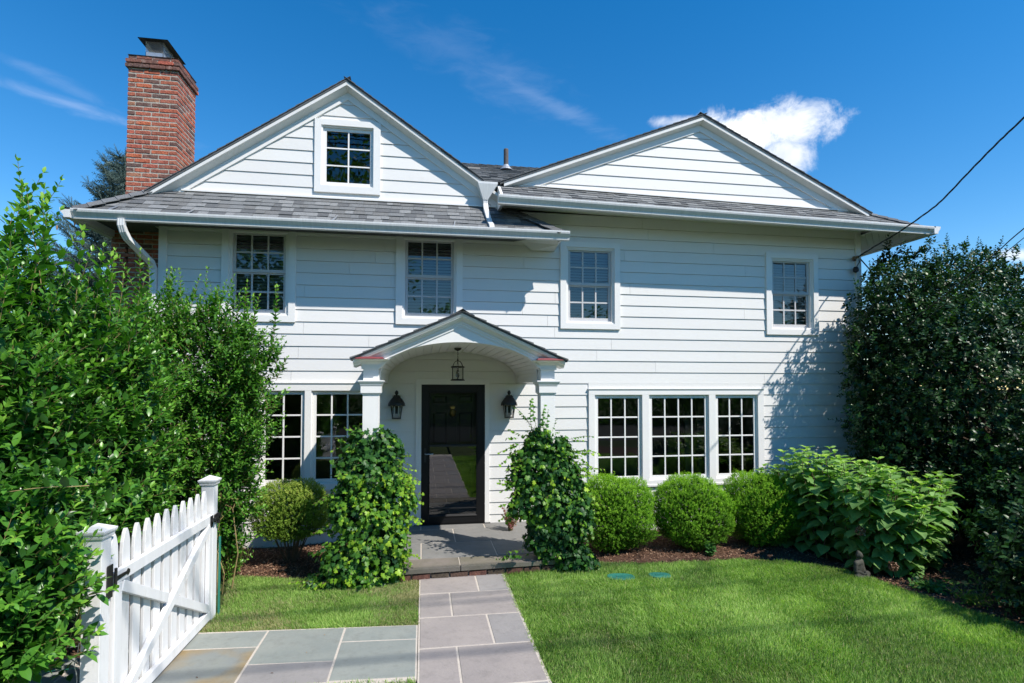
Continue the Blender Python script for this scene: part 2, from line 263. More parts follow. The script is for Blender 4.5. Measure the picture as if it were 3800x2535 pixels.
# ------------------------------------------------------------------ helpers
W = {}
def setp(o, parent=None, **kw):
    W[o] = o.matrix_basis.copy() if o not in W else W[o]
    if parent is not None:
        o.parent = parent; o.matrix_parent_inverse = W[parent].inverted()
    for k, v in kw.items():
        if v is not None: o[k] = v
    return o
def thing(name, label, cat, loc=(0, 0, 0), group=None):
    o = bpy.data.objects.new(name, None); COL.objects.link(o); o.location = loc; o.empty_display_size = .2
    W[o] = Matrix.Translation(loc)
    o['label'] = label; o['category'] = cat
    if group: o['group'] = group
    return o
def link(name, me, parent=None, mw=None, **kw):
    o = bpy.data.objects.new(name, me); COL.objects.link(o)
    if mw is not None: o.matrix_basis = mw
    W[o] = mw.copy() if mw is not None else Matrix.Identity(4)
    return setp(o, parent, **kw)
class MB:
    def __init__(s): s.v = []; s.f = []
    def add(s, vs, fs):
        n = len(s.v); s.v += [tuple(v) for v in vs]; s.f += [tuple(i + n for i in f) for f in fs]; return s
    def box(s, x0, x1, y0, y1, z0, z1):
        return s.add([(x, y, z) for z in (z0, z1) for y in (y0, y1) for x in (x0, x1)],
                     [(0, 2, 3, 1), (4, 5, 7, 6), (0, 1, 5, 4), (2, 6, 7, 3), (0, 4, 6, 2), (1, 3, 7, 5)])
    def hexa(s, b4, t4):           # bottom quad, top quad (same winding, ccw from above)
        return s.add(list(b4) + list(t4), [(3, 2, 1, 0), (4, 5, 6, 7), (0, 1, 5, 4), (1, 2, 6, 5), (2, 3, 7, 6), (3, 0, 4, 7)])
    def prism(s, A, B):            # two matching polygons
        n = len(A); return s.add(list(A) + list(B), [tuple(range(n))[::-1], tuple(range(n, 2 * n))] + [(i, (i + 1) % n, n + (i + 1) % n, n + i) for i in range(n)])
    def exx(s, prof, a, b):        # profile (y,z) extruded in x from a=(x,z) to b=(x,z)
        return s.prism([(a[0], y, z + a[1]) for y, z in prof], [(b[0], y, z + b[1]) for y, z in prof])
    def tube(s, pts, r, n=6, cap=True):
        pts = [Vector(p) for p in pts]; rr = r if isinstance(r, (list, tuple)) else [r] * len(pts); base = len(s.v)
        prev = None
        for i, p in enumerate(pts):
            d = (pts[min(i + 1, len(pts) - 1)] - pts[max(i - 1, 0)]).normalized()
            a = d.orthogonal().normalized() if prev is None else (prev - d * prev.dot(d)).normalized(); prev = a; b = d.cross(a)
            for k in range(n):
                t = 2 * math.pi * k / n; q = p + (a * math.cos(t) + b * math.sin(t)) * rr[i]; s.v.append(tuple(q))
        for i in range(len(pts) - 1):
            for k in range(n): s.f.append((base + i * n + k, base + i * n + (k + 1) % n, base + (i + 1) * n + (k + 1) % n, base + (i + 1) * n + k))
        if cap: s.f.append(tuple(base + k for k in range(n))[::-1]); e = base + (len(pts) - 1) * n; s.f.append(tuple(e + k for k in range(n)))
        return s
    def lathe(s, prof, c=(0, 0, 0), n=16):
        base = len(s.v)
        for r, z in prof:
            for k in range(n):
                t = 2 * math.pi * k / n; s.v.append((c[0] + r * math.cos(t), c[1] + r * math.sin(t), c[2] + z))
        for i in range(len(prof) - 1):
            for k in range(n): s.f.append((base + i * n + k, base + i * n + (k + 1) % n, base + (i + 1) * n + (k + 1) % n, base + (i + 1) * n + k))
        s.f.append(tuple(base + k for k in range(n))[::-1]); e = base + (len(prof) - 1) * n; s.f.append(tuple(e + k for k in range(n)))
        return s
    def mesh(s, name, m, smooth=False):
        me = bpy.data.meshes.new(name); me.from_pydata(s.v, [], s.f); me.materials.append(m)
        if smooth:
            me.polygons.foreach_set('use_smooth', [True] * len(me.polygons))
        return me
    def build(s, name, m, parent=None, bevel=0, smooth=False, **kw):
        o = link(name, s.mesh(name, m, smooth), parent, **kw)
        if bevel:
            b = o.modifiers.new('bevel', 'BEVEL'); b.width = bevel; b.segments = 2; b.limit_method = 'ANGLE'; b.angle_limit = R(40)
        return o
def fastmesh(name, V, faces_list, m, tint=None, smooth=False):
    """V (n,3); faces_list: list of int arrays (k, corners)"""
    me = bpy.data.meshes.new(name); me.vertices.add(len(V)); me.vertices.foreach_set('co', np.asarray(V, dtype=np.float32).ravel())
    loops = np.concatenate([f.ravel() for f in faces_list]); tot = np.concatenate([np.full(len(f), f.shape[1]) for f in faces_list])
    start = np.concatenate([[0], np.cumsum(tot)[:-1]])
    me.loops.add(len(loops)); me.loops.foreach_set('vertex_index', loops.astype(np.int32))
    me.polygons.add(len(tot)); me.polygons.foreach_set('loop_start', start.astype(np.int32))
    if smooth: me.polygons.foreach_set('use_smooth', np.ones(len(tot), dtype=bool))
    me.update(calc_edges=True); me.materials.append(m)
    if tint is not None:
        a = me.attributes.new('tint', 'FLOAT', 'POINT'); a.data.foreach_set('value', np.asarray(tint, dtype=np.float32))
    return me
# leaf templates: x along the leaf, y across, z up
def T(V, F): return np.array(V, float), F
LT = {}
LT['tiny'] = T([(0, 0, 0), (.5, .30, .06), (1, 0, 0), (.5, -.30, .06)], [(0, 3, 2, 1)])
LT['privet'] = T([(0, 0, 0), (.28, .19, .05), (.28, 0, .0), (.28, -.19, .05), (.66, .20, .02), (.66, 0, -.03), (.66, -.20, .02), (1, 0, -.12)],
                 [(0, 2, 1), (0, 3, 2), (1, 2, 5, 4), (2, 3, 6, 5), (4, 5, 7), (5, 6, 7)])
LT['holly'] = T([(0, 0, 0), (.35, .27, .05), (.45, 0, 0), (.35, -.27, .05), (.75, .20, -.03), (.75, -.20, -.03), (1, 0, -.16)],
                [(0, 2, 1), (0, 3, 2), (1, 2, 4), (3, 5, 2), (2, 6, 4), (2, 5, 6)])
def ivyT():
    o = [(0, 0), (-.12, .30), (.16, .52), (.34, .30), (.58, .46), (.66, .20), (1.0, 0)]
    pts = o + [(x, -y) for x, y in o[-2:0:-1]]
    V = [(.32, 0, .05)] + [(x, y, -.22 * (y * y) - .06 * x * x + (.03 if i % 2 else 0)) for i, (x, y) in enumerate(pts)]
    n = len(pts); return T(V, [(0, 1 + (i + 1) % n, 1 + i) for i in range(n)])
LT['ivy'] = ivyT()
def hydT():
    xs = [0, .14, .34, .58, .80, 1.0]; ws = [0, .30, .41, .36, .20, 0]; V = []; F = []
    for i, (x, w) in enumerate(zip(xs, ws)):
        z = -.20 * x * x * x
        if w == 0: V.append((x, 0, z)); continue
        for k in (-1, -.5, 0, .5, 1): V.append((x, w * k, z + .09 * abs(k) + (.012 if i % 2 else -.012) * abs(k)))
    F += [(0, 1 + k, 2 + k) for k in range(4)]
    for i in range(3): F += [(1 + 5 * i + k, 6 + 5 * i + k, 7 + 5 * i + k, 2 + 5 * i + k) for k in range(4)]
    F += [(16 + k, 21, 17 + k) for k in range(4)]
    return T(V, F)
LT['hyd'] = hydT()
LT['blade'] = T([(0, .5, 0), (0, -.5, 0), (.55, -.38, .0), (.55, .38, .0), (1, 0, .18)], [(1, 0, 3, 2), (2, 3, 4)])
def needleT():
    V = []; F = []
    r = random.Random(3)
    for i in range(26):
        a = i * 2.4; x = .02 + i * .036; b = Vector((x, 0, 0)); d = Vector((.45, math.cos(a) * .8, math.sin(a) * .8)).normalized() * .19
        w = Vector((0, -math.sin(a), math.cos(a))) * .024 + Vector((.012, 0, 0)); n = len(V); V += [tuple(b + w), tuple(b - w), tuple(b + d)]; F.append((n, n + 1, n + 2))
    n = len(V); V += [(0, .014, 0), (0, -.014, 0), (.98, 0, 0)]; F.append((n, n + 1, n + 2))
    return T(V, F)
LT['twig'] = needleT()
def nrm(a): return a / np.maximum(np.linalg.norm(a, axis=-1, keepdims=True), 1e-9)
def leaves(kind, pos, d, up, size, tint, width=None):
    """return (V, [faces], tint per vertex) for leaves at pos with axis d, normal close to up"""
    TV, TF = LT[kind]; N = len(pos); x = nrm(d); y = nrm(np.cross(up, x)); z = np.cross(x, y)
    s = np.asarray(size).reshape(-1, 1, 1) if np.ndim(size) else size
    wy = 1.0 if width is None else np.asarray(width).reshape(-1, 1, 1)
    V = pos[:, None, :] + s * (TV[None, :, 0:1] * x[:, None] + wy * TV[None, :, 1:2] * y[:, None] + TV[None, :, 2:3] * z[:, None])
    nv = len(TV); off = (np.arange(N) * nv)[:, None, None]; out = []
    for k in sorted(set(len(f) for f in TF)):
        a = np.array([f for f in TF if len(f) == k])[None] + off; out.append(a.reshape(-1, k))
    return V.reshape(-1, 3), out, np.repeat(tint, nv)
class Foliage:
    def __init__(s): s.P = []; s.D = []; s.U = []; s.S = []; s.T = []
    def add(s, p, d, u, sz, t):
        s.P.append(np.atleast_2d(p)); s.D.append(np.atleast_2d(d)); s.U.append(np.atleast_2d(u)); s.S.append(np.atleast_1d(sz)); s.T.append(np.atleast_1d(t))
    def arrays(s): return [np.concatenate(a) for a in (s.P, s.D, s.U, s.S, s.T)]
CAM = np.array([0, -8.1, 2.10])
def build_foliage(fo, kind, m, parent, name='foliage', single=0, sname='leaf', smooth=False, clip=None):
    P_, D_, U_, S_, T_ = fo.arrays()
    if clip is not None:
        k = clip(P_); P_, D_, U_, S_, T_ = P_[k], D_[k], U_[k], S_[k], T_[k]
    T_ = np.clip(T_, 0, 1)
    sel = np.zeros(len(P_), bool)
    if single:
        c = P_.mean(0); dist = np.linalg.norm(P_ - CAM, axis=1); out = ((P_ - c) * nrm(CAM - c)[None]).sum(1)
        score = S_ / dist * (1 + .5 * out / (abs(out).max() + 1e-6)); sel[np.argsort(-score)[:single]] = True
    r = ~sel
    V, F, t = leaves(kind, P_[r], D_[r], U_[r], S_[r], T_[r])
    o = link(name, fastmesh(name, V, F, m, t, smooth), parent, kind='stuff')
    if single:
        TV, TF = LT[kind]; NV = 8; base = []
        for i in range(NV):
            n = len(TV); me = fastmesh(sname, TV, [np.array([f for f in TF if len(f) == k]) for k in sorted(set(len(f) for f in TF))], m, np.full(n, (i + .5) / NV), smooth); base.append(me)
        for i in np.nonzero(sel)[0]:
            x = nrm(D_[i]); y = nrm(np.cross(U_[i], x)); z = np.cross(x, y); s = S_[i]
            mw = Matrix(((x[0] * s, y[0] * s, z[0] * s, P_[i][0]), (x[1] * s, y[1] * s, z[1] * s, P_[i][1]), (x[2] * s, y[2] * s, z[2] * s, P_[i][2]), (0, 0, 0, 1)))
            link(sname, base[min(NV - 1, int(T_[i] * NV))], parent, mw)
    return o
def rdir(n): return nrm(rng.normal(size=(n, 3)))
def shoot(fo, wood, p, d, length, sp, ls, curve=(0, 0, .35), t0=.35, t1=.9, n=None, r=.0025, droop=0.0, open_=.9, skip=.12):
    """a twig with opposite pairs of leaves; tips lighter"""
    d = nrm(np.asarray(d, float)); curve = np.asarray(curve); k = max(2, int(length / sp)); pts = [np.array(p, float)]; q = np.array(p, float)
    a = nrm(np.cross(d, rng.normal(size=3)))
    for i in range(k):
        d = nrm(d + curve * sp / length * .9 + rng.normal(size=3) * .04); q = q + d * sp; pts.append(q)
        f = (i + 1) / k; a = nrm(np.cross(d, a)); sz = ls * (.75 + .5 * rng.random()) * (1.05 - .55 * max(0, f - .6) / .4)
        for sgn in (1, -1):
            if rng.random() < skip: continue
            ld = nrm(d * (.55 + .5 * f) + a * sgn * open_ + np.array([0, 0, -droop]) + rng.normal(size=3) * .12)
            fo.add(q, ld, nrm(np.array([0, 0, 1.0]) * .8 + d * .5 + rng.normal(size=3) * .25), sz, t0 + (t1 - t0) * f ** 2 * (.5 + .5 * rng.random()) + rng.normal() * .12)
    fo.add(q, nrm(d + rng.normal(size=3) * .2), nrm(np.cross(d, a)), ls * .6, t1)
    if wood is not None: wood.tube(pts[::2] + [pts[-1]], [r * (1 - .7 * i / (len(pts) / 2 + 1)) for i in range(len(pts[::2]) + 1)], 3, cap=False)

exec_order = 1
# ------------------------------------------------------------------ ground
def quad(name, pts, m, parent=None, **kw):
    return MB().add(pts, [tuple(range(len(pts)))]).build(name, m, parent, **kw)
g = MB(); g.add([(-900, -900, -.10), (900, -900, -.10), (900, 900, -.10), (-900, 900, -.10)], [(0, 1, 2, 3)])
g.build('ground', M['turf'], kind='structure')
g = MB(); g.add([(-400, -24, -.09), (400, -24, -.09), (400, -14.5, -.09), (-400, -14.5, -.09)], [(0, 1, 2, 3)])
g.build('road', M['asphalt'], kind='structure')
MULCH_R = [(1.63, -1.80), (1.99, -1.66), (2.75, -1.83), (3.3, -1.86), (3.86, -1.88), (4.36, -2.01), (4.74, -2.27), (4.94, -2.68), (5.02, -3.15), (5.13, -3.52), (5.28, -3.985), (5.5, -5), (5.7, -7), (6.0, -12)]
MULCH_L = [(-2.3, -1.46), (-1.8, -1.60), (-1.27, -1.77), (-.95, -1.90), (-.76, -1.99)]
def strip(name, A, B, za, zb, m, nx=1, **kw):
    mb = MB(); V = []
    for (a, b) in zip(A, B): V += [(a[0], a[1], za), (b[0], b[1], zb)]
    mb.add(V, [(2 * i, 2 * i + 2, 2 * i + 3, 2 * i + 1) for i in range(len(A) - 1)]); return mb.build(name, m, **kw)
def smoothcurve(P, n=6):
    P = np.array(P); out = []
    for i in range(len(P) - 1):
        p0 = P[max(i - 1, 0)]; p1 = P[i]; p2 = P[i + 1]; p3 = P[min(i + 2, len(P) - 1)]
        for k in range(n):
            t = k / n; out.append(.5 * ((2 * p1) + (-p0 + p2) * t + (2 * p0 - 5 * p1 + 4 * p2 - p3) * t * t + (-p0 + 3 * p1 - 3 * p2 + p3) * t ** 3))
    out.append(P[-1]); return np.array(out)
ML = smoothcurve(MULCH_L); MR = smoothcurve(MULCH_R)
# beds: a gently heaped sheet from the wall to the lawn edge
def bedz(x, y): return -.055 + .035 * math.sin(x * 2.1 + y) * math.sin(y * 3.1 + x) - .03 * max(0, min(1, (y + 1.2) / 1.2))
def bed(name, edge, inner, nn):
    mb = MB(); rows = len(edge); V = []
    for i in range(rows):
        for k in range(nn + 1):
            t = k / nn; x = edge[i][0] * (1 - t) + inner[i][0] * t; y = edge[i][1] * (1 - t) + inner[i][1] * t
            z = bedz(x, y) if 0 < k else -.045
            V.append((x, y, z))
    F = [(i * (nn + 1) + k, (i + 1) * (nn + 1) + k, (i + 1) * (nn + 1) + k + 1, i * (nn + 1) + k + 1) for i in range(rows - 1) for k in range(nn)]
    mb.add(V, F); return mb.build(name, M['mulchbed'], smooth=True, kind='structure')
n = len(ML); bed('mulch_bed', ML, [(-2.6 + 1.9 * i / (n - 1), .1) for i in range(n)], 24)
n = len(MR); inner = []
for i in range(n):
    t = i / (n - 1); inner.append((1.63 + 5.9 * min(1, t * 1.7), .1) if t < .6 else (7.53 + 2.4 * (t - .6) / .4, .1 - 10 * (t - .6) / .4))
bed('mulch_bed', MR, inner, 30)
quad('mulch_bed', [(-9, -5.4, -.05), (-2.05, -5.4, -.05), (-2.05, -2.66, -.05), (-2.2, -1.4, -.052), (-2.6, .1, -.06), (-3.5, 3, -.06), (-9, 3, -.06)], M['mulchbed'], kind='structure')
# lawn sheet
def poly_lawn(name, pts): return MB().add([(x, y, -.02) for x, y in pts], [tuple(range(len(pts)))]).build(name, M['turf'], kind='structure')
lawnR = [(.92, -14)] + [(.92, -1.88)] + [(1.63, -1.86)] + [tuple(p) for p in MR[1:]] + [(6.0, -14)]
lawnR = [(x, y) for x, y in lawnR][::-1]
poly_lawn('lawn', lawnR)
lawnL = [(-2.0, -2.94), (-.03, -3.10), (-.03, -1.95)] + [tuple(p) for p in ML[::-1]][2:] + [(-2.2, -1.6)]
poly_lawn('lawn', lawnL)
poly_lawn('lawn', [(-2.0, -14), (-.05, -14), (-.05, -4.03), (-2.0, -3.9)])

# ------------------------------------------------------------------ paving
def slab(x0, x1, y0, y1, zt, th, m, parent, tilt=0.0, gap=.006, name='paving_stone'):
    r = lambda: random.uniform(-.0025, .0025); z = zt + random.uniform(-.002, .002)
    yy = lambda x, y: y + tilt * (x - 0.0)
    gap = gap * 1.45; c = [(x0 + gap, yy(x0, y0) + gap), (x1 - gap, yy(x1, y0) + gap), (x1 - gap, yy(x1, y1) - gap), (x0 + gap, yy(x0, y1) - gap)]
    c = [(a + r(), b + r()) for a, b in c]
    mb = MB().hexa([(a, b, z - th) for a, b in c], [(a, b, z) for a, b in c]); return mb.build(name, m, parent, bevel=.004)
path = link('path', MB().box(-.03, .92, -9.5, -1.85, -.06, -.0005).mesh('path', M['grout']), kind='structure')
mats = ['slabA', 'slabB', 'slabA', 'slabB', 'slabA']
ys = [-1.85, -2.385, -2.975, -3.572, -4.19, -4.80, -5.4, -6.0, -6.6, -7.2, -7.8, -8.4, -9.0]
for i in range(len(ys) - 1):
    xj = (.588, .281, .594, .282)[i % 4]; j = i % 2
    slab(-.024, xj, ys[i + 1], ys[i], .003, .05, M['slabA' if (i % 3) else 'slabA'], path, tilt=-.012)
    slab(xj, .905, ys[i + 1], ys[i], .003, .05, M['slabB' if i % 2 == 0 else 'slabA'], path, tilt=-.012)
side = link('side_path', MB().hexa([(-2.62, -4.05, -.06), (-.035, -4.03, -.06), (-.035, -3.105, -.06), (-2.62, -2.90, -.06)], [(-2.62, -4.05, -.002), (-.035, -4.03, -.002), (-.035, -3.105, -.002), (-2.62, -2.90, -.002)]).mesh('side_path', M['grout']), kind='structure')
MB().hexa([(-4.6, -5.1, -.06), (-1.32, -5.1, -.06), (-1.32, -4.03, -.06), (-4.6, -4.03, -.06)], [(-4.6, -5.1, -.006), (-1.32, -5.1, -.006), (-1.32, -4.03, -.006), (-4.6, -4.03, -.006)]).build('side_path_bed', M['grout'], kind='structure')
S = -.067
for (x0, x1, y0, y1, m) in ((-.665, -.040, -3.385, -3.105, 'slabC'), (-.665, -.040, -4.0, -3.385, 'slabC'),
                            (-1.315, -.665, -3.70, -3.105, 'slabC'), (-1.315, -.665, -4.02, -3.70, 'slabB'),
                            (-1.96, -1.315, -3.405, -3.105, 'slabC'), (-1.96, -1.315, -4.08, -3.405, 'slabD'),
                            (-2.6, -1.96, -3.60, -3.105, 'slabC'), (-2.6, -1.96, -4.2, -3.60, 'slabB'),
                            (-3.2, -2.6, -4.1, -3.45, 'slabC'), (-1.96, -1.315, -4.95, -4.08, 'slabC'), (-2.6, -1.96, -5.0, -4.2, 'slabC'), (-3.25, -2.6, -5.0, -4.1, 'slabB'), (-3.9, -3.25, -5.0, -4.1, 'slabC'), (-1.315, -.67, -4.5, -4.02, 'slabB') if False else (-4.5, -3.9, -5.0, -4.1, 'slabB')):
    slab(x0, x1, y0, y1, .001, .05, M[m], side, tilt=S)
# landing
landing = link('landing', MB().hexa([(-.74, -1.93, -.1), (1.59, -1.83, -.1), (1.59, -.0, -.1), (-.74, -.0, -.1)], [(-.74, -1.93, .116), (1.59, -1.83, .116), (1.59, 0, .116), (-.74, 0, .116)]).mesh('landing', M['grout']), kind='structure')
def lslab(x0, x1, y0, y1, m): slab(x0, x1, y0, y1, .12, .052, M[m], landing, tilt=.0, gap=.005)
for a in ((-.76, -.02, -.285, -.005, 'slabE'), (-.02, .888, -.285, -.005, 'slabE'), (.888, 1.60, -.285, -.005, 'slabE'),
          (-.76, .426, -.95, -.285, 'slabE'), (.426, 1.60, -.95, -.285, 'slabE'), (-.76, -.012, -1.60, -.95, 'slabE'), (-.012, .886, -1.60, -.95, 'slabE'), (.886, 1.60, -1.60, -.95, 'slabE')):
    lslab(*a)
for x0, x1 in ((-.77, .424), (.424, 1.63)):
    ya = lambda x: -1.955 + .046 * x - .005
    MB().hexa([(x0 + .004, ya(x0), .066), (x1 - .004, ya(x1), .066), (x1 - .004, -1.605, .066), (x0 + .004, -1.605, .066)],
              [(x0 + .004, ya(x0), .121), (x1 - .004, ya(x1), .121), (x1 - .004, -1.605, .121), (x0 + .004, -1.605, .121)]).build('paving_stone', M['slabF'], landing, bevel=.006)
x = -.735
while x < 1.58:
    w = .2; x1 = min(x + w, 1.6); y = -1.945 + .044 * (x + .1)
    for zz in (-.08, -.008): MB().box(x + (.1 if zz < -.05 else 0) * 0, x1 - .01, y, y + .09, zz, zz + .060).build('brick', M['brickstep'], landing)
    x += w + .01

# ------------------------------------------------------------------ house: walls
house = thing('house', 'two storey white clapboard house with two gables, grey shingle roofs and a brick chimney', 'house', (1.85, 0, 0))
PW = .022
OPEN = {'w1': (-2.77, -1.79, 3.04, 4.37), 'w2': (-.398, .573, 3.04, 4.37), 'w3': (2.067, 3.023, 3.02, 4.363), 'w4': (5.52, 6.465, 2.985, 4.328),
        'gw': (-1.552, -.63, 4.923, 5.985), 'lw': (-3.10, -.71, .665, 2.19), 'rw': (2.508, 5.444, .583, 2.196), 'door': (-.101, .977, .12, 2.243)}
def subtract(rects, h):
    out = []
    for (a, b, c, d) in rects:
        x0, x1, z0, z1 = h
        if x1 <= a or x0 >= b or z1 <= c or z0 >= d: out.append((a, b, c, d)); continue
        if x0 > a: out.append((a, x0, c, d))
        if x1 < b: out.append((x1, b, c, d))
        xa, xb = max(a, x0), min(b, x1)
        if z0 > c: out.append((xa, xb, c, z0))
        if z1 < d: out.append((xa, xb, z1, d))
    return out
def clip_poly(poly, n, c):      # keep n.p <= c
    out = []
    for i in range(len(poly)):
        p, q = poly[i], poly[(i + 1) % len(poly)]; dp = n[0] * p[0] + n[1] * p[1] - c; dq = n[0] * q[0] + n[1] * q[1] - c
        if dp <= 0: out.append(p)
        if dp * dq < 0: t = dp / (dp - dq); out.append((p[0] + t * (q[0] - p[0]), p[1] + t * (q[1] - p[1])))
    return out
front = MB()
rects = [(-3.56, 7.27, -.1, 4.85)]
for h in OPEN.values():
    i = .05; rects = subtract(rects, (h[0] + i, h[1] - i, h[2] + (i if h[2] > .2 else -.3), h[3] - i))
for (a, b, c, d) in rects: front.box(a, b, .004, .14, c, d)
# gable backing
gl = [(-3.6, 4.7), (1.2, 4.7), (-1.10, 6.31)]; gr = [(1.1, 4.8), (7.4, 4.8), (4.39, 6.27)]
def polyrects(poly, opening):
    rs = subtract([(min(p[0] for p in poly), max(p[0] for p in poly), min(p[1] for p in poly), max(p[1] for p in poly))], opening); out = []
    for (a, b, c, d) in rs:
        q = [(a, c), (b, c), (b, d), (a, d)]
        for i in range(3):
            p0, p1 = poly[i], poly[(i + 1) % 3]; nx, nz = (p1[1] - p0[1]), -(p1[0] - p0[0]); q = clip_poly(q, (nx, nz), nx * p0[0] + nz * p0[1])
            if len(q) < 3: break
        if len(q) >= 3: out.append(q)
    return out
hgw = OPEN['gw']; gop = (hgw[0] + .05, hgw[1] - .05, hgw[2] + .05, hgw[3] - .05)
for q in polyrects(gl, gop) + polyrects(gr, (50, 51, 50, 51)):
    front.prism([(x, .14, z) for x, z in q], [(x, .004, z) for x, z in q])
fw = front.build('front_wall', M['siding'], house)
def board(poly, z0, z1, parent):
    """clapboard piece(s): polygon list in (x,z); face leans out at its bottom edge"""
    mb = MB(); yf = lambda z: -.0185 + .0115 * (z - z0) / (z1 - z0)
    for q in poly:
        mb.prism([(x, .003, z) for x, z in q], [(x, yf(z), z) for x, z in q])
    return mb.build('siding_board', M['siding'], parent)
ROWS = [2.008 - .1765 * j for j in range(12, 0, -1)] + [2.008 + .1745 * i for i in range(0, 17)]
jr = random.Random(5)
for k in range(len(ROWS) - 1):
    z0, z1 = ROWS[k], ROWS[k + 1] - .0045
    if z1 > 4.82: z1 = 4.82
    z0 = max(z0, -.1); xa, xb = -3.475, 7.187
    if z0 > 4.3: xa = .2
    cuts = [xa]; x = xa + jr.uniform(.8, 3.6)
    while x < xb - .5: cuts.append(x); x += 3.66 * jr.choice((1, 1, .6))
    cuts.append(xb)
    for a, b in zip(cuts[:-1], cuts[1:]):
        rs = [(a + .0016, b - .0016, z0, z1)]
        for h in OPEN.values(): rs = subtract(rs, h)
        # one board per run that is not cut in two by an opening
        rs.sort(); runs = []
        for r in rs:
            if runs and abs(runs[-1][-1][1] - r[0]) < 1e-4: runs[-1].append(r)
            elif runs and abs(runs[-1][-1][0] - r[0]) < 1e-4: runs[-1].append(r)
            else: runs.append([r])
        for run in runs: board([[(r[0], r[2]), (r[1], r[2]), (r[1], r[3]), (r[0], r[3])] for r in run], z0, z1, fw)
def gable_boards(tri, lines, holes, top):
    for i, z0 in enumerate(lines):
        z1 = (lines[i + 1] if i + 1 < len(lines) else top) - .0045
        rs = [(tri[0][0], tri[1][0], z0, z1)]
        for h in holes: rs = subtract(rs, h)
        polys = []
        for (a, b, c, d) in rs:
            q = [(a, c), (b, c), (b, d), (a, d)]
            for j in (1, 2):
                p0, p1 = tri[j], tri[(j + 1) % 3]; nx, nz = (p1[1] - p0[1]), -(p1[0] - p0[0]); q = clip_poly(q, (nx, nz), nx * p0[0] + nz * p0[1])
                if len(q) < 3: break
            if len(q) >= 3: polys.append(q)
        polys.sort(key=lambda q: min(p[0] for p in q)); L = [q for q in polys if max(p[0] for p in q) <= -1.55 + 1e-3] if holes else []
        Rr = [q for q in polys if min(p[0] for p in q) >= -.63 - 1e-3] if holes else []
        if holes and len(L) + len(Rr) == len(polys) and L and Rr:
            board(L, z0, z1, fw); board(Rr, z0, z1, fw)
        elif polys: board(polys, z0, z1, fw)
gable_boards([(-3.62, 4.56), (1.47, 4.56), (-1.10, 6.33)], [4.60, 4.808, 4.985, 5.162, 5.338, 5.516, 5.695, 5.874, 6.05, 6.228], [hgw], 6.40)
gable_boards([(.7, 4.80), (7.45, 4.80), (4.39, 6.28)], [4.90, 5.087, 5.263, 5.440, 5.618, 5.794, 5.965, 6.142], [], 6.32)
for (a, b, z1) in ((-3.575, -3.475, 4.36), (7.187, 7.285, 4.80)):
    MB().box(a, b, -.036, .10, -.1, z1).build('corner_board', M['trim'], house, bevel=.002)
# side walls, back, floors
MB().box(-3.56, -3.42, .14, 8, -.1, 4.8).build('side_wall', M['siding'], house)
MB().box(7.12, 7.27, .14, 8, -.1, 4.8).build('side_wall', M['siding'], house)
MB().box(-3.56, 7.27, 7.9, 8, -.1, 4.8).build('back_wall', M['siding'], house)
MB().box(-3.40, 7.10, .15, 7.85, 2.45, 2.6).build('upper_floor', M['interior'], house)
MB().box(-3.40, 7.10, .15, 7.85, -.05, .11).build('ground_floor', M['interior'], house)
MB().box(-3.40, 7.10, .15, 7.85, 4.62, 4.66).build('attic_floor', M['interior'], house)
MB().box(-3.40, 7.10, 3.1, 3.2, .11, 4.62).build('inner_wall', M['interior'], house)
MB().box(-3.0, 1.0, 1.6, 1.7, 4.66, 6.1).build('inner_wall', M['interior'], house)

# ------------------------------------------------------------------ windows
def casing_parts(mb, o, i, y0=-.042, y1=.02):
    (a, b, c, d), (e, f, g_, h) = o, i
    for P4 in (((a, c), (b, c), (f, g_), (e, g_)), ((e, h), (f, h), (b, d), (a, d)), ((a, c), (e, g_), (e, h), (a, d)), ((f, g_), (b, c), (b, d), (f, h))):
        mb.prism([(x, y1, z) for x, z in P4], [(x, y0, z) for x, z in P4])
def sash(win, x0, x1, z0, z1, cols, rows, y, fr=(.04, .04, .04, .05), mw=.022, m='trim', gm='glass', tilt=None):
    """fr = left, right, top, bottom rail widths"""
    l, r, t, b = fr; gx0, gx1, gz0, gz1 = x0 + l, x1 - r, z0 + b, z1 - t; mb = MB()
    mb.box(x0, gx0, y, y + .035, z0, z1).box(gx1, x1, y, y + .035, z0, z1).box(gx0, gx1, y + .001, y + .034, gz1, z1).box(gx0, gx1, y + .001, y + .034, z0, gz0)
    mb.build('sash', M[m], win, bevel=.002)
    cw = (gx1 - gx0 - mw * (cols - 1)) / cols; rh = (gz1 - gz0 - mw * (rows - 1)) / rows
    for i in range(1, cols):
        x = gx0 + i * cw + (i - 1) * mw; MB().box(x, x + mw, y + .006, y + .026, gz0, gz1).build('muntin', M[m], win, bevel=.002)
    for j in range(1, rows):
        z = gz0 + j * rh + (j - 1) * mw; MB().box(gx0, gx1, y + .008, y + .024, z, z + mw).build('muntin', M[m], win, bevel=.002)
    ax, az = (random.uniform(-.004, .004), random.uniform(-.004, .004)) if tilt is None else tilt
    xc, zc = (gx0 + gx1) / 2, (gz0 + gz1) / 2
    for i in range(cols):
        for j in range(rows):
            a = gx0 + i * (cw + mw); c = gz0 + j * (rh + mw); V = []
            for (X, Z) in ((a, c), (a + cw, c), (a + cw, c + rh), (a, c + rh)): V.append((X, y + .017 + (X - xc) * ax + (Z - zc) * az, Z))
            MB().add(V, [(0, 1, 2, 3)]).build('pane', M[gm], win)
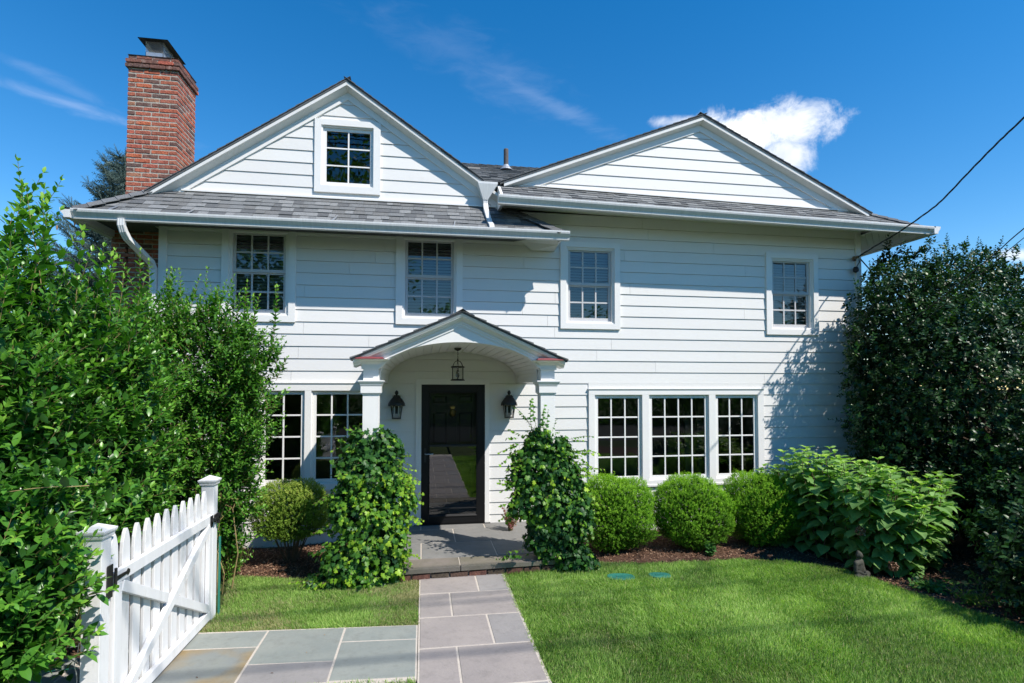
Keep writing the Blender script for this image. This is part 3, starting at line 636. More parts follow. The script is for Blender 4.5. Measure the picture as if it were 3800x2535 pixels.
def blinds(win, x0, x1, z0, z1, y, pitch=.045, ang=50):
    z = z1 - .02; a = R(ang); w = .024
    while z > z0:
        dy, dz = math.cos(a) * w, math.sin(a) * w
        MB().add([(x0, y - dy, z - dz), (x1, y - dy, z - dz), (x1, y + dy, z + dz), (x0, y + dy, z + dz)], [(0, 1, 2, 3)]).build('blind_slat', M['blind'], win); z -= pitch
    MB().box(x0, x1, y - .02, y + .02, z1 - .01, z1 + .03).build('blind_head_rail', M['blind'], win)
def dh_window(o, topcut, inner, s, meet, lbl, glass_l, bl=True):
    mb = MB(); casing_parts(mb, (o[0], o[1], o[2], topcut), inner)
    # stepped inner frame
    e, f, g_, h = inner; st = (s[0], s[1], s[2], s[3])
    casing_parts(mb, inner, ((e + s[0]) / 2, (f + s[1]) / 2, (g_ + s[2]) / 2, (h + s[3]) / 2), y0=-.022, y1=.06)
    casing_parts(mb, ((e + s[0]) / 2, (f + s[1]) / 2, (g_ + s[2]) / 2, (h + s[3]) / 2), st, y0=-.008, y1=.09)
    w = mb.build('window', M['trim'], house, label=lbl)
    gl_ = glass_l - s[0]
    sash(w, s[0] + .001, s[1] - .001, meet - .005, s[3] - .001, 3, 2, .020, (gl_, gl_, .022, .045), .024, 'screen')
    sash(w, s[0] + .001, s[1] - .001, s[2] + .001, meet - .006, 3, 2, .040, (gl_, gl_, .02, .055), .024, 'screen')
    if bl: blinds(w, s[0] + .01, s[1] - .01, s[2] + .03, s[3] - .05, .115)
    return w
dh_window((-2.77, -1.79, 3.04, 4.36), 4.345, (-2.677, -1.882, 3.13, 4.325), (-2.638, -1.93, 3.165, 4.29), 3.745, 'double-hung window behind the hedge tops', -2.60)
dh_window((-.398, .573, 3.04, 4.36), 4.345, (-.305, .48, 3.13, 4.325), (-.266, .441, 3.165, 4.29), 3.745, 'double-hung window just above the portico', -.228)
dh_window((2.067, 3.023, 3.02, 4.363), 4.363, (2.157, 2.932, 3.105, 4.282), (2.196, 2.896, 3.143, 4.244), 3.705, 'double-hung window right of the lower eave', 2.238)
dh_window((5.52, 6.465, 2.985, 4.328), 4.328, (5.610, 6.378, 3.073, 4.243), (5.65, 6.34, 3.108, 4.205), 3.665, 'double-hung window nearest the holly', 5.69)
# gable window
mb = MB(); casing_parts(mb, (-1.552, -.63, 4.923, 5.985), (-1.461, -.73, 5.022, 5.90)); casing_parts(mb, (-1.461, -.73, 5.022, 5.90), (-1.440, -.748, 5.040, 5.882), y0=-.02, y1=.06)
w = mb.build('window', M['trim'], house, label='six-light attic window high in the left gable')
sash(w, -1.439, -.749, 5.041, 5.881, 2, 3, .004, (.045, .032, .048, .045), .020)
# lower left triple window
def triple(o, openings, sashes, rows, zlo, zhi, lbl, hood):
    mb = MB(); a, b, c, d = o; xs = [a] + [v for op in openings for v in op] + [b]; z0, z1 = openings_z
    mb.box(a, b, -.042, .02, z1, d - .012); mb.box(a - .012, b + .012, -.055, .02, d - .012, d); mb.box(a, b, -.042, .02, c + .03, z0); mb.box(a - .004, b + .004, -.05, .02, c, c + .03)
    for i in range(0, len(xs), 2): mb.box(xs[i], xs[i + 1], -.041, .02, z0, z1)
    for (e, f) in openings: casing_parts(mb, (e, f, z0, z1), (e + .014, f - .014, z0 + .014, z1 - .014), y0=-.018, y1=.08)
    w = mb.build('window', M['trim'], house, label=lbl)
    for (e, f), cols in zip(openings, sashes): sash(w, e + .015, f - .015, z0 + .015, z1 - .015, cols, rows, -.002, (.048, .040, .04, .052), .022)
    return w
openings_z = (.757, 2.075)
triple((-3.10, -.71, .665, 2.19), [(-3.00, -2.33), (-2.236, -1.644), (-1.557, -.80)], (3, 2, 3), 4, 0, 0, 'ground-floor triple window left of the portico', 0)
openings_z = (.680, 2.008)
triple((2.508, 5.444, .583, 2.105), [(2.602, 3.371), (3.482, 4.489), (4.600, 5.339)], (3, 4, 3), 4, 0, 0, 'ground-floor triple window above the round boxwoods', 0)
MB().box(2.508, 5.444, -.02, .003, 2.105, 2.2).build('siding_board', M['siding'], fw)
# a few pale things inside, seen through the glass
for x0, x1, y, z0, z1 in ((2.75, 2.83, 1.3, .11, 1.9), (3.05, 3.11, 1.4, .11, 1.9), (4.75, 4.83, 1.3, .11, 1.8), (5.05, 5.11, 1.4, .11, 1.85)):
    MB().box(x0, x1, y, y + .08, z0, z1).build('inner_post', M['interior'], house)

# ------------------------------------------------------------------ door
mb = MB(); a, b, c, d = -.101, .977, .125, 2.243; e, f, h = -.022, .911, 2.163
mb.prism([(x, .02, z) for x, z in ((a, c), (e, c), (e, h), (a, d))], [(x, -.03, z) for x, z in ((a, c), (e, c), (e, h), (a, d))])
mb.prism([(x, .02, z) for x, z in ((f, c), (b, c), (b, d), (f, h))], [(x, -.03, z) for x, z in ((f, c), (b, c), (b, d), (f, h))])
mb.prism([(x, .02, z) for x, z in ((e, h), (f, h), (b, d), (a, d))], [(x, -.03, z) for x, z in ((e, h), (f, h), (b, d), (a, d))])
mb.build('door_trim', M['trim'], house)
mb = MB().box(-.06, -.03, .02, .2, .12, 2.2).box(.92, .95, .02, .2, .12, 2.2).box(-.06, .95, .02, .2, 2.17, 2.2); mb.build('door_jamb', M['black'], house)
st = MB(); x0, x1, z0, z1 = -.020, .909, .132, 2.160; ga, gb, gc, gd = .088, .794, .24, 2.046
st.box(x0, ga, -.028, .012, z0, z1).box(gb, x1, -.028, .012, z0, z1).box(ga, gb, -.027, .011, gd, z1).box(ga, gb, -.027, .011, z0, gc)
st.box(ga, ga + .012, -.034, -.02, gc, gd).box(gb - .012, gb, -.034, -.02, gc, gd).box(ga, gb, -.034, -.02, gd - .012, gd)
sd = st.build('storm_door', M['black'], house, bevel=.003)
MB().prism([(ga, -.012, gc), (ga, -.040, gc), (ga, -.020, gc + .028)], [(gb, -.012, gc), (gb, -.040, gc), (gb, -.020, gc + .028)]).build('sill_rail', M['black'], sd)
MB().box(ga, gb, -.030, -.002, 1.252, 1.277).build('mid_rail', M['iron'], sd)
MB().box(ga, gb, -.022, -.004, .345, .360).build('kick_rail', M['iron'], sd)
MB().add([(ga, -.010, gc), (gb, -.010, gc), (gb, -.010, 1.253), (ga, -.010, 1.253)], [(0, 1, 2, 3)]).build('glass', M['stormglass'], sd)
MB().add([(ga, -.002, 1.276), (gb, -.002, 1.276), (gb, -.002, gd), (ga, -.002, gd)], [(0, 1, 2, 3)]).build('glass', M['lampglass'], sd)
MB().box(.02, .05, -.036, -.028, 1.03, 1.23).build('lock_plate', M['iron'], sd)
MB().tube([(.035, -.03, 1.152), (.035, -.07, 1.152), (.06, -.078, 1.150), (.15, -.078, 1.154)], .008, 6).build('handle', M['galv'], sd)
for z in (.4, .55, 1.0, 1.12, 1.55, 1.68, 1.95, 2.02): MB().box(x1 - .006, x1 + .002, -.033, -.02, z, z + .012).build('hinge_pin', M['galv'], sd)
fd = MB().box(-.03, .92, .115, .155, .13, 2.17).build('front_door', M['black'], house)
for (a, b, c, d) in ((.12, .38, 1.86, 2.02), (.50, .76, 1.86, 2.02), (.12, .38, 1.25, 1.78), (.50, .76, 1.25, 1.78), (.12, .38, .35, 1.05), (.50, .76, .35, 1.05)):
    mb = MB(); casing_parts(mb, (a, b, c, d), (a + .02, b - .02, c + .02, d - .02), y0=.108, y1=.116)
    mb.prism([(x, .116, z) for x, z in ((a + .03, c + .03), (b - .03, c + .03), (b - .03, d - .03), (a + .03, d - .03))], [(x, .108, z) for x, z in ((a + .05, c + .05), (b - .05, c + .05), (b - .05, d - .05), (a + .05, d - .05))])
    mb.build('door_panel', M['black'], fd)
# pineapple knocker
kn = MB(); kn.lathe([(.005, 0), (.03, .012), (.046, .045), (.048, .075), (.038, .105), (.02, .118)], (.439, .098, 1.682), 12)
for i in range(7):
    a = (i - 3) * .28; kn.add([(.439 + math.sin(a) * .012 - .008, .09, 1.797), (.439 + math.sin(a) * .012 + .008, .09, 1.797), (.439 + math.sin(a) * .06, .085, 1.80 + .055 * math.cos(a))], [(0, 1, 2)])
for r_ in range(5):
    for i in range(7):
        t = -1.2 + 2.4 * i / 6 + (r_ % 2) * .2; z = 1.70 + r_ * .018; rr = .047 * math.sqrt(max(.1, 1 - ((z - 1.745) / .065) ** 2)); X = .439 + rr * math.sin(t); Y = .098 - rr * math.cos(t)
        kn.add([(X - .006, Y, z), (X + .006, Y, z), (X, Y, z + .01), (X, Y, z - .01), (X, Y - .007, z)], [(0, 3, 4), (3, 1, 4), (1, 2, 4), (2, 0, 4)])
kn.build('door_knocker', M['brass'], fd, label='small brass pineapple door knocker')
MB().hexa([(-.12, -.05, .11), (.99, -.05, .11), (.99, .1, .11), (-.12, .1, .11)], [(-.12, -.05, .128), (.99, -.05, .128), (.99, .1, .132), (-.12, .1, .132)]).build('threshold', M['black'], house)

# ------------------------------------------------------------------ roofs
shr = random.Random(9)
def shingles(SP, rows, x_at, parent, wmin=.09, wmax=.23, exposed=None, jit=.01, lift=.013, count=[0], darkbias=0):
    """SP(x,t) -> point on slope (t=0 eave,1 top); x_at(t) -> (xl,xr); rows = number of courses"""
    for r_ in range(rows):
        t0, t1 = r_ / rows, (r_ + 1) / rows; la, lb = x_at(t0), x_at(min(1, t1)); x = la[0]; off = shr.uniform(0, .2); x += 0
        first = True
        while x < la[1] - .01:
            w_ = shr.uniform(wmin, wmax); x2 = x + (w_ * shr.random() + .05 if first else w_); first = False
            if x2 > la[1] - .06: x2 = la[1]
            cl = lambda v, rg: max(rg[0], min(rg[1], v))
            ta = t0 - .012 - shr.uniform(0, jit) ; A = [Vector(SP(x + .0015, ta)), Vector(SP(x2 - .0015, ta)), Vector(SP(cl(x2 - .0015, lb), t1 + .03)), Vector(SP(cl(x + .0015, lb), t1 + .03))]
            n_ = (A[1] - A[0]).cross(Vector(SP(x, t1 + .05)) - Vector(SP(x, ta))).normalized()
            if n_.z < 0: n_ = -n_
            l1 = lift + shr.choice((0, 0, .006)); B = [A[0] + n_ * l1, A[1] + n_ * l1, A[2] + n_ * .003, A[3] + n_ * .003]
            MB().hexa([a - n_ * .001 for a in A], B).build('shingle', M['sh'][min(3, max(0, shr.choice((0, 1, 1, 2, 3)) + darkbias))], parent); x = x2
def caps(A, B, parent, w=.30, step=.17, normal=Vector((0, 0, 1)), sl=.5):
    A, B = Vector(A), Vector(B); L = (B - A).length; d = (B - A) / L; n_ = int(L / step); s = d.cross(Vector((0, 0, 1))).normalized()
    for i in range(n_ + 1):
        p = A + d * (i * L / (n_ + 1)); q = A + d * ((i + 1.18) * L / (n_ + 1)); up = Vector((0, 0, 1)); dr = Vector((0, 0, -w / 2 * sl))
        mb = MB(); z0, z1 = .022, .010
        P = [p - s * w / 2 + dr + up * z0, p + up * z0, p + s * w / 2 + dr + up * z0]; Q = [q - s * w / 2 + dr + up * z1, q + up * z1, q + s * w / 2 + dr + up * z1]
        t_ = up * -.008; mb.add(P + Q + [v + t_ for v in P + Q], [(0, 1, 4, 3), (1, 2, 5, 4), (6, 9, 10, 7), (7, 10, 11, 8), (0, 6, 7, 1), (1, 7, 8, 2), (0, 3, 9, 6), (2, 8, 11, 5), (3, 4, 10, 9), (4, 5, 11, 10)])
        mb.build('hip_cap', M['sh'][shr.choice((1, 2, 2))], parent)
# left pent roof
LZ0, LZ1 = 4.355, 4.835; YE = -.53
def SPL(x, t): return (x, YE * (1 - t), LZ0 + (LZ1 - LZ0) * t)
eL, eR, tL, tR = -4.33, 1.97, -3.66, 1.30
pl = MB()
pl.hexa([(eL, YE, LZ0 - .03), (eR, YE, LZ0 - .03), (tR, -.0, LZ0 - .03), (tL, -.0, LZ0 - .03)], [(eL, YE, LZ0), (eR, YE, LZ0), (tR, -.0, LZ1), (tL, -.0, LZ1)])
pl.prism([(eL, YE, LZ0), (tL, 0, LZ1), (tL, 0, LZ0 - .03), (eL, YE, LZ0 - .03)], [(eL, 7, LZ0), (tL, 7, LZ1), (tL, 7, LZ0 - .03), (eL, 7, LZ0 - .03)])
pr = pl.build('pent_roof', M['sh'][2], house, label='lower-left skirt of grey shingles over the gutter')
shingles(SPL, 6, lambda t: (eL + (tL - eL) * t, eR + (tR - eR) * t), pr)
caps((eL - .02, YE - .02, LZ0 + .01), (tL, 0, LZ1 + .01), pr); caps((eR + .02, YE - .02, LZ0 + .005), (tR, -.01, LZ1), pr)
# right pent roof (very slightly out of level as in the picture)
def rz(x): return 4.800 - .0165 * (x - 1.05)
def rzt(x): return 5.185 - .0185 * (x - 1.9)
reL, reR, rtL, rtR = 1.13, 8.07, 1.12, 7.46
def SPR(x, t): return (x, YE * (1 - t), rz(x) + .012 + (rzt(x) - rz(x) - .012) * t)
pm = MB().hexa([(reL, YE, rz(reL) - .01), (reR, YE, rz(reR) - .01), (rtR, 0, rz(rtR) + .12), (rtL, 0, rz(rtL) + .12)], [SPR(reL, 0), SPR(reR, 0), SPR(rtR, 1), SPR(rtL, 1)])
pm.prism([SPR(reR, 0), SPR(rtR, 1), (rtR, 0, rzt(rtR) - .03), (reR, YE, rz(reR) - .02)], [(reR, 7, rz(reR) + .012), (rtR, 7, rzt(rtR)), (rtR, 7, rzt(rtR) - .03), (reR, 7, rz(reR) - .02)])
pr2 = pm.build('pent_roof', M['sh'][2], house, label='upper-right skirt of grey shingles over the gutter')
shingles(SPR, 6, lambda t: (reL + (rtL - reL) * t, reR + (rtR - reR) * t), pr2)
a, b = SPR(reR, 0), SPR(rtR, 1); caps((a[0] + .02, a[1] - .02, a[2] + .01), (b[0], b[1], b[2] + .01), pr2)
# end board of the right pent roof and flashings
MB().prism([(1.085, YE - .01, rz(1.1) - .07), (1.085, 0, rz(1.1) - .03), (1.085, 0, rzt(1.1) + .015), (1.085, YE - .01, rz(1.1) + .012)], [(1.125, YE - .01, rz(1.1) - .07), (1.125, 0, rz(1.1) - .03), (1.125, 0, rzt(1.1) + .015), (1.125, YE - .01, rz(1.1) + .012)]).build('end_board', M['trim'], house)
MB().box(-3.30, 1.15, -.045, .003, LZ1 - .005, LZ1 + .018).build('flashing', M['trim'], house)
MB().prism([(1.5, -.045, rzt(1.5)), (1.5, .003, rzt(1.5)), (1.5, .003, rzt(1.5) + .03), (1.5, -.045, rzt(1.5) + .02)], [(7.2, -.045, rzt(7.2)), (7.2, .003, rzt(7.2)), (7.2, .003, rzt(7.2) + .03), (7.2, -.045, rzt(7.2) + .02)]).build('flashing', M['trim'], house)
# soffits, fascias, gutters
sf = MB().box(-4.28, 1.93, YE + .01, .01, 4.335, 4.350).box(-4.28, -3.5, .01, 6.9, 4.335, 4.350); sf.build('soffit', M['soffit'], house)
MB().box(-3.475, 2.05, -.030, .003, 4.30, 4.336).build('frieze_board', M['trim'], house)
MB().prism([(1.13, YE + .01, rz(1.1) - .03), (1.13, .01, rz(1.1) + .035), (1.13, .01, rz(1.1) + .045), (1.13, YE + .01, rz(1.1) - .02)], [(8.02, YE + .01, 4.705), (8.02, .01, 4.735), (8.02, .01, 4.745), (8.02, YE + .01, 4.715)]).build('soffit', M['soffit'], house)
sof = MB().box(7.25, 8.03, .011, 6.9, 4.682, 4.690).build('soffit', M['soffit'], house, label='boarded soffit under the right eave')
for i in range(13):      # boards laid on the diagonal at the corner
    q = [(7.25, -1.2 + i * .13), (8.03, -1.2 + i * .13 + .78), (8.03, -1.2 + (i + 1) * .13 + .78 - .008), (7.25, -1.2 + (i + 1) * .13 - .008)]
    q = clip_poly(clip_poly(q, (0, -1), .42), (0, 1), 2.5)
    if len(q) >= 3: MB().prism([(x, y, 4.668) for x, y in q], [(x, y, 4.682) for x, y in q]).build('soffit_board', M['soffit'], sof)
GP = [(.115, 0), (.115, -.118), (.048, -.118), (.042, -.086), (.020, -.058), (.006, -.040), (.0, -.018), (.0, .0), (.012, .0), (.012, -.016), (.03, -.05), (.055, -.08), (.058, -.108), (.105, -.108), (.105, 0)]
def gutter(a, b, y, lbl):
    g_ = MB(); n = len(GP); A = [(a[0], y + p[0], a[1] + p[1]) for p in GP]; B = [(b[0], y + p[0], b[1] + p[1]) for p in GP]
    g_.add(A + B, [(i, (i + 1) % n, n + (i + 1) % n, n + i) for i in range(n)])
    o_ = [0, 1, 2, 3, 4, 5, 6, 7]; g_.add([A[i] for i in o_], [tuple(range(8))]); g_.add([B[i] for i in o_], [tuple(range(8))[::-1]])
    return g_.build('gutter', M['gutter'], house, label=lbl)
gutter((-4.40, 4.335), (2.055, 4.345), -.645, 'long white gutter along the lower-left eave'); 
gutter((1.03, 4.820), (8.10, 4.703), -.645, 'long white gutter along the upper-right eave')
# side gutters seen end-on at the corners
def sgutter(x, y0, y1, z, sg):
    g_ = MB(); P_ = [(x + sg * p[0], p[1]) for p in GP[:9]]; g_.prism([(a, y0, z + b) for a, b in P_], [(a, y1, z + b) for a, b in P_]); g_.build('gutter', M['gutter'], house)
sgutter(-4.43, -.645, 7, 4.335, 1); sgutter(8.19, -.645, 7, 4.703, -1)
MB().box(-4.32, 1.96, YE - .0, YE + .02, 4.235, 4.352).build('fascia', M['trim'], house)
MB().prism([(1.13, YE, rz(1.1) - .09), (1.13, YE + .02, rz(1.1) - .09), (1.13, YE + .02, rz(1.1) + .005), (1.13, YE, rz(1.1) + .005)], [(8.07, YE, 4.61), (8.07, YE + .02, 4.61), (8.07, YE + .02, 4.70), (8.07, YE, 4.70)]).build('fascia', M['trim'], house)
MB().box(8.03, 8.05, YE + .02, 7, 4.60, 4.72).build('fascia', M['trim'], house); MB().box(-4.31, -4.29, YE + .02, 7, 4.235, 4.352).build('fascia', M['trim'], house)
MB().box(1.96, 1.98, YE, .0, 4.25, 4.36).build('fascia', M['trim'], house)
# triangular eave bracket return under the left eave's right end
MB().prism([(1.45, -.03, 4.335), (1.97, YE, 4.335), (1.97, -.03, 4.335)], [(1.62, -.03, 4.20), (1.97, YE * .5, 4.24), (1.97, -.03, 4.20)]).build('eave_return', M['soffit'], house)
# rakes
def rake(xa, za, xb, zb, name='rake_trim', ov=.14, dz=.062, lbl=None):
    """za/zb: lower edge of the frieze at both ends"""
    mb = MB(); mb.exx([(.003, 0), (.003, .10), (-.034, .10), (-.034, 0)], (xa, za), (xb, zb)); mb.build('rake_frieze', M['trim'], house)
    mb = MB(); mb.exx([(.003, .101), (.003, .19), (-ov + .012, .19), (-ov + .012, .095 + dz), (-.030, .101)], (xa, za), (xb, zb)); mb.build('rake_soffit', M['soffit'], house)
    mb = MB(); mb.exx([(-ov + .011, .092 + dz), (-ov - .008, .092 + dz), (-ov - .012, .140 + dz), (-ov + .011, .140 + dz)], (xa, za), (xb, zb)); mb.build('rake_fascia', M['trim'], house)
def roof_slab(xa, za, xb, zb, ov, dz, y1, lbl):
    mb = MB(); o0, o1 = .141 + dz, .175 + dz; mb.exx([(-ov - .02, o0), (y1, o0), (y1, o1), (-ov - .02, o1)], (xa, za), (xb, zb))
    rf = mb.build('gable_roof', M['sh'][2], house, label=lbl)
    # shingle ends stepping along the rake
    L = math.hypot(xb - xa, zb - za); n_ = int(L / .14); lo, hi_ = ((xa, za), (xb, zb)) if za < zb else ((xb, zb), (xa, za))
    for i in range(n_ + 1):
        t0 = i / (n_ + 1) - .004; t1 = (i + 1) / (n_ + 1) + .02; p = (lo[0] + (hi_[0] - lo[0]) * t0, lo[1] + (hi_[1] - lo[1]) * t0); q = (lo[0] + (hi_[0] - lo[0]) * t1, lo[1] + (hi_[1] - lo[1]) * t1)
        e_ = -ov - .028 - shr.uniform(0, .006); th = shr.uniform(.014, .02)
        mb = MB(); mb.prism([(p[0], e_, p[1] + o1), (q[0], e_, q[1] + o1), (q[0], e_, q[1] + o1 + .002), (p[0], e_, p[1] + o1 + th)], [(p[0], .6, p[1] + o1), (q[0], .6, q[1] + o1), (q[0], .6, q[1] + o1 + .002), (p[0], .6, p[1] + o1 + th)]); mb.build('shingle', M['sh'][2], rf)
AL = (-1.10, 6.297); sL = .683; AR = (4.39, 6.252); sRl, sRr = .394, .475
zl = lambda x: AL[1] - sL * abs(x - AL[0])
zr = lambda x: AR[1] - (sRl if x < AR[0] else sRr) * abs(x - AR[0])
rake(-3.66, zl(-3.66), AL[0], AL[1]); rake(AL[0], AL[1], 1.16, zl(1.16))
rake(1.18, zr(1.18), AR[0], AR[1], dz=.045, ov=.13); rake(AR[0], AR[1], 7.36, zr(7.36), dz=.045, ov=.13)
roof_slab(-3.70, zl(-3.70), AL[0], AL[1], .14, .062, 7, 'left slope of the left gable roof'); roof_slab(AL[0], AL[1], .86, zl(.86), .14, .062, 3.0, 'right slope of the left gable roof')
roof_slab(1.12, zr(1.12), AR[0], AR[1], .13, .045, 3.0, 'left slope of the right gable roof'); roof_slab(AR[0], AR[1], 7.40, zr(7.40), .13, .045, 7, 'right slope of the right gable roof')
# main roof between the gables
def SPM(x, t): return (x, -.12 + 2.72 * t, 5.19 + 1.375 * t)
def mr_x(t): return (.87, 1.12) if t < .105 else (.2 - 1.2 * t, 2.4 + 1.9 * t)
mr_ = MB().add([SPM(.2, .105), SPM(2.4, .105), SPM(4.4, 1), SPM(-1.1, 1), (4.4, 7, 5.3), (-1.1, 7, 5.3), SPM(.87, 0), SPM(1.12, 0), SPM(1.12, .105), SPM(.87, .105)], [(0, 1, 2, 3), (3, 2, 4, 5), (6, 7, 8, 9)]).build('main_roof', M['sh'][2], house, label='grey shingle roof between the two gables')
mbs = [MB(), MB(), MB(), MB()]; rows = 22
for r_ in range(rows):
    t0, t1 = r_ / rows, (r_ + 1) / rows; x = mr_x(t0)[0] + shr.uniform(-.2, 0) * (t0 > .105)
    while x < mr_x(t0)[1]:
        x2 = x + shr.uniform(.10, .28); n_ = Vector((0, -1.375, 2.72)).normalized(); A = [Vector(SPM(x + .002, t0 - .008)), Vector(SPM(x2 - .002, t0 - .008)), Vector(SPM(x2 - .002, t1)), Vector(SPM(x + .002, t1))]
        l1 = .012 + shr.choice((0, .006)); mbs[shr.choice((0, 1, 1, 2, 3))].hexa([a for a in A], [A[0] + n_ * l1, A[1] + n_ * l1, A[2] + n_ * .003, A[3] + n_ * .003]); x = x2
for i, mb in enumerate(mbs): mb.build('shingle_field', M['sh'][i], mr_, kind='stuff')
caps((-.6, 2.6, 6.565), (3.4, 2.6, 6.565), mr_, w=.22, step=.17, sl=.4)
vp = MB().lathe([(.045, 0), (.045, .42), (.040, .43)], (1.50, 1.78, 6.12), 14).build('vent_pipe', M['pipe'], house, smooth=False)
MB().lathe([(.12, 0), (.105, .025), (.075, .06), (.05, .10)], (1.50, 1.78, 6.15), 18).build('pipe_boot', M['lead'], vp)
# leader head and downspouts
lh = MB(); a0, a1, yb, yf = .785, 1.088, -.02, -.17
def ring(x0, x1, y0, y1, z): return [(x0, y0, z), (x1, y0, z), (x1, y1, z), (x0, y1, z)]
r1, r2, r3 = ring(.785, 1.075, -.20, -.04, 5.155), ring(.785, 1.075, -.20, -.04, 5.125), ring(.865, .935, -.15, -.08, 4.90)
lh.hexa(r2, r1).hexa(r3, r2); lhead = lh.build('leader_head', M['gutter'], house, label='funnel-shaped leader head in the valley')
def downspout(pts, w, d, name='downspout', lbl=None):
    mb = MB(); pts = [Vector(p) for p in pts]; n = len(pts)
    prof = []
    for i in range(7): prof.append((-w / 2 + w * i / 6, -d / 2 - (.004 if i % 2 else 0)))
    prof += [(w / 2, d / 2), (-w / 2, d / 2)]
    V = []
    for i, p in enumerate(pts):
        dd = (pts[min(i + 1, n - 1)] - pts[max(i - 1, 0)]).normalized(); xx = Vector((1, 0, 0)); xx = (xx - dd * xx.dot(dd)).normalized(); yy = dd.cross(xx); 
        if yy.y < 0: yy = -yy
        V += [tuple(p + xx * a + yy * b) for a, b in prof]
    k = len(prof); F = [(i * k + j, i * k + (j + 1) % k, (i + 1) * k + (j + 1) % k, (i + 1) * k + j) for i in range(n - 1) for j in range(k)]
    F += [tuple(range(k)), tuple(range((n - 1) * k, n * k))[::-1]]
    mb.add(V, F); return mb.build(name, M['gutter'], house, label=lbl)
downspout([(.90, -.115, 4.93), (.90, -.115, 4.84), (.905, -.14, 4.76), (.93, -.42, 4.47), (.945, -.50, 4.41), (.948, -.53, 4.36)], .07, .05, lbl='short downspout from leader head to lower gutter')
downspout([(-3.76, -.585, 4.24), (-3.76, -.585, 4.16), (-3.75, -.56, 4.09), (-3.735, -.50, 4.02), (-3.63, -.10, 3.80), (-3.62, -.06, 3.72), (-3.62, -.055, 3.5), (-3.62, -.055, .1)], .08, .06, lbl='white downspout angling back under the left eave')
downspout([(7.33, .15, 4.62), (7.33, .15, 4.5), (7.33, .15, .1)], .07, .05, lbl='downspout on the right corner')
for x, z, yy in ((-3.9, 4.345, -.56), (-3.0, 4.345, -.56), (-1.2, 4.35, -.56), (.4, 4.35, -.56)): MB().hexa([(x, -.63, z - .01), (x + .02, -.63, z - .01), (x + .045, -.43, z + .11), (x + .03, -.43, z + .11)], [(x, -.63, z), (x + .02, -.63, z), (x + .045, -.43, z + .125), (x + .03, -.43, z + .125)]).build('gutter_strap', M['galv'], house)
for x in (1.35, 2.5, 4.0, 5.6, 7.0, 7.55): MB().hexa([(x, -.63, rz(x) + .01), (x + .02, -.63, rz(x) + .01), (x + .02, -.47, rz(x) + .06), (x, -.47, rz(x) + .06)], [(x, -.63, rz(x) + .02), (x + .02, -.63, rz(x) + .02), (x + .02, -.47, rz(x) + .08), (x, -.47, rz(x) + .08)]).build('gutter_strap', M['galv'], house)

# ------------------------------------------------------------------ chimney
cx0, cx1, cy0, cy1 = -4.165, -3.512, .30, .925
core = MB().box(cx0 + .006, cx1 - .006, cy0 + .006, cy1 - .006, -.1, 6.865); core.box(-4.330 + .006, cx0 + .05, cy0 + .006, cy1 - .009, -.1, 4.30)
ch = core.build('chimney', M['mortar'], house, label='tall red brick chimney on the left side')
def brickmesh(seed, L_, H_, D_):
    r = random.Random(seed); mb = MB(); j = lambda a: a + r.uniform(-.0025, .0025); b = .006
    # box with chamfered, slightly chipped edges
    pts = []
    for z in (0, H_):
        for (x, y) in ((0, 0), (L_, 0), (L_, D_), (0, D_)): pts.append((x, y, z))
    nx = 5; V = []
    for k, z in enumerate((0, b, H_ - b, H_)):
        ins = b if k in (0, 3) else 0
        for i in range(nx + 1): V.append((j(ins + (L_ - 2 * ins) * i / nx), ins + r.uniform(0, .003), j(z)))
        V.append((L_ - ins, D_, z)); V.append((ins, D_, z))
    n = nx + 3; F = [(k * n + i, k * n + (i + 1) % n, (k + 1) * n + (i + 1) % n, (k + 1) * n + i) for k in range(3) for i in range(n)]
    F += [tuple(range(n))[::-1], tuple(range(3 * n, 4 * n))]
    mb.add(V, F); return mb
BH, BL, BD, JT = .0545, .198, .092, .0135
BM = {}
def put_brick(x, y, z, L_, rot, dark):
    L_ = round(L_, 3); key = (L_, random.randrange(5), dark)
    if key not in BM: BM[key] = brickmesh(hash(key) % 999, L_, BH, BD).mesh('brick', M['brickdark' if dark else 'brick'])
    mw = Matrix.Translation((x, y, z)) @ Matrix.Rotation(rot + random.uniform(-.008, .008), 4, 'Z')
    link('brick', BM[key], ch, mw); bcount[0] += 1
bcount = [0]; CH = .068
def course(z, k, X0, X1, Y0, Y1, dark, sidefaces=True):
    # front face, left to right
    A = k % 2; W_ = X1 - X0; x = X0; rem = X1 - (0 if A else BD + JT)
    pos = []; first = BL if A else BL * .5 - .003
    x2 = x + first
    while True:
        x2 = min(x2, rem); 
        if rem - x2 < .05: x2 = rem
        if x2 - x > .02: pos.append((x, x2))
        if x2 >= rem - 1e-6: break
        x = x2 + JT; x2 = x + BL
    for a, b in pos: put_brick(a, Y0 + random.uniform(-.003, .002), z, b - a, 0, dark() )
    if sidefaces:   # right face
        y = Y0 + (BD + JT if A else 0); first = BL if not A else BL
        while y < Y1 - .05:
            y2 = min(y + BL, Y1); 
            if Y1 - y2 < .05: y2 = Y1
            put_brick(X1 + random.uniform(-.002, .003), y, z, y2 - y, math.pi / 2, dark()); y = y2 + JT
z = 6.865 - BH; k = 0
while z > 4.30:
    off = {0: .0, 1: .026, 2: .030}.get(k, 0); dk = (lambda: random.random() < .85) if k < 3 else (lambda: random.random() < .12)
    course(z, k, cx0 - off, cx1 + off, cy0 - off, cy1 + off, dk, sidefaces=(z > 4.85)); z -= CH; k += 1
while z > 3.35:
    course(z, k, -4.33, -3.60, cy0, cy1, lambda: random.random() < .3, sidefaces=False); z -= CH; k += 1
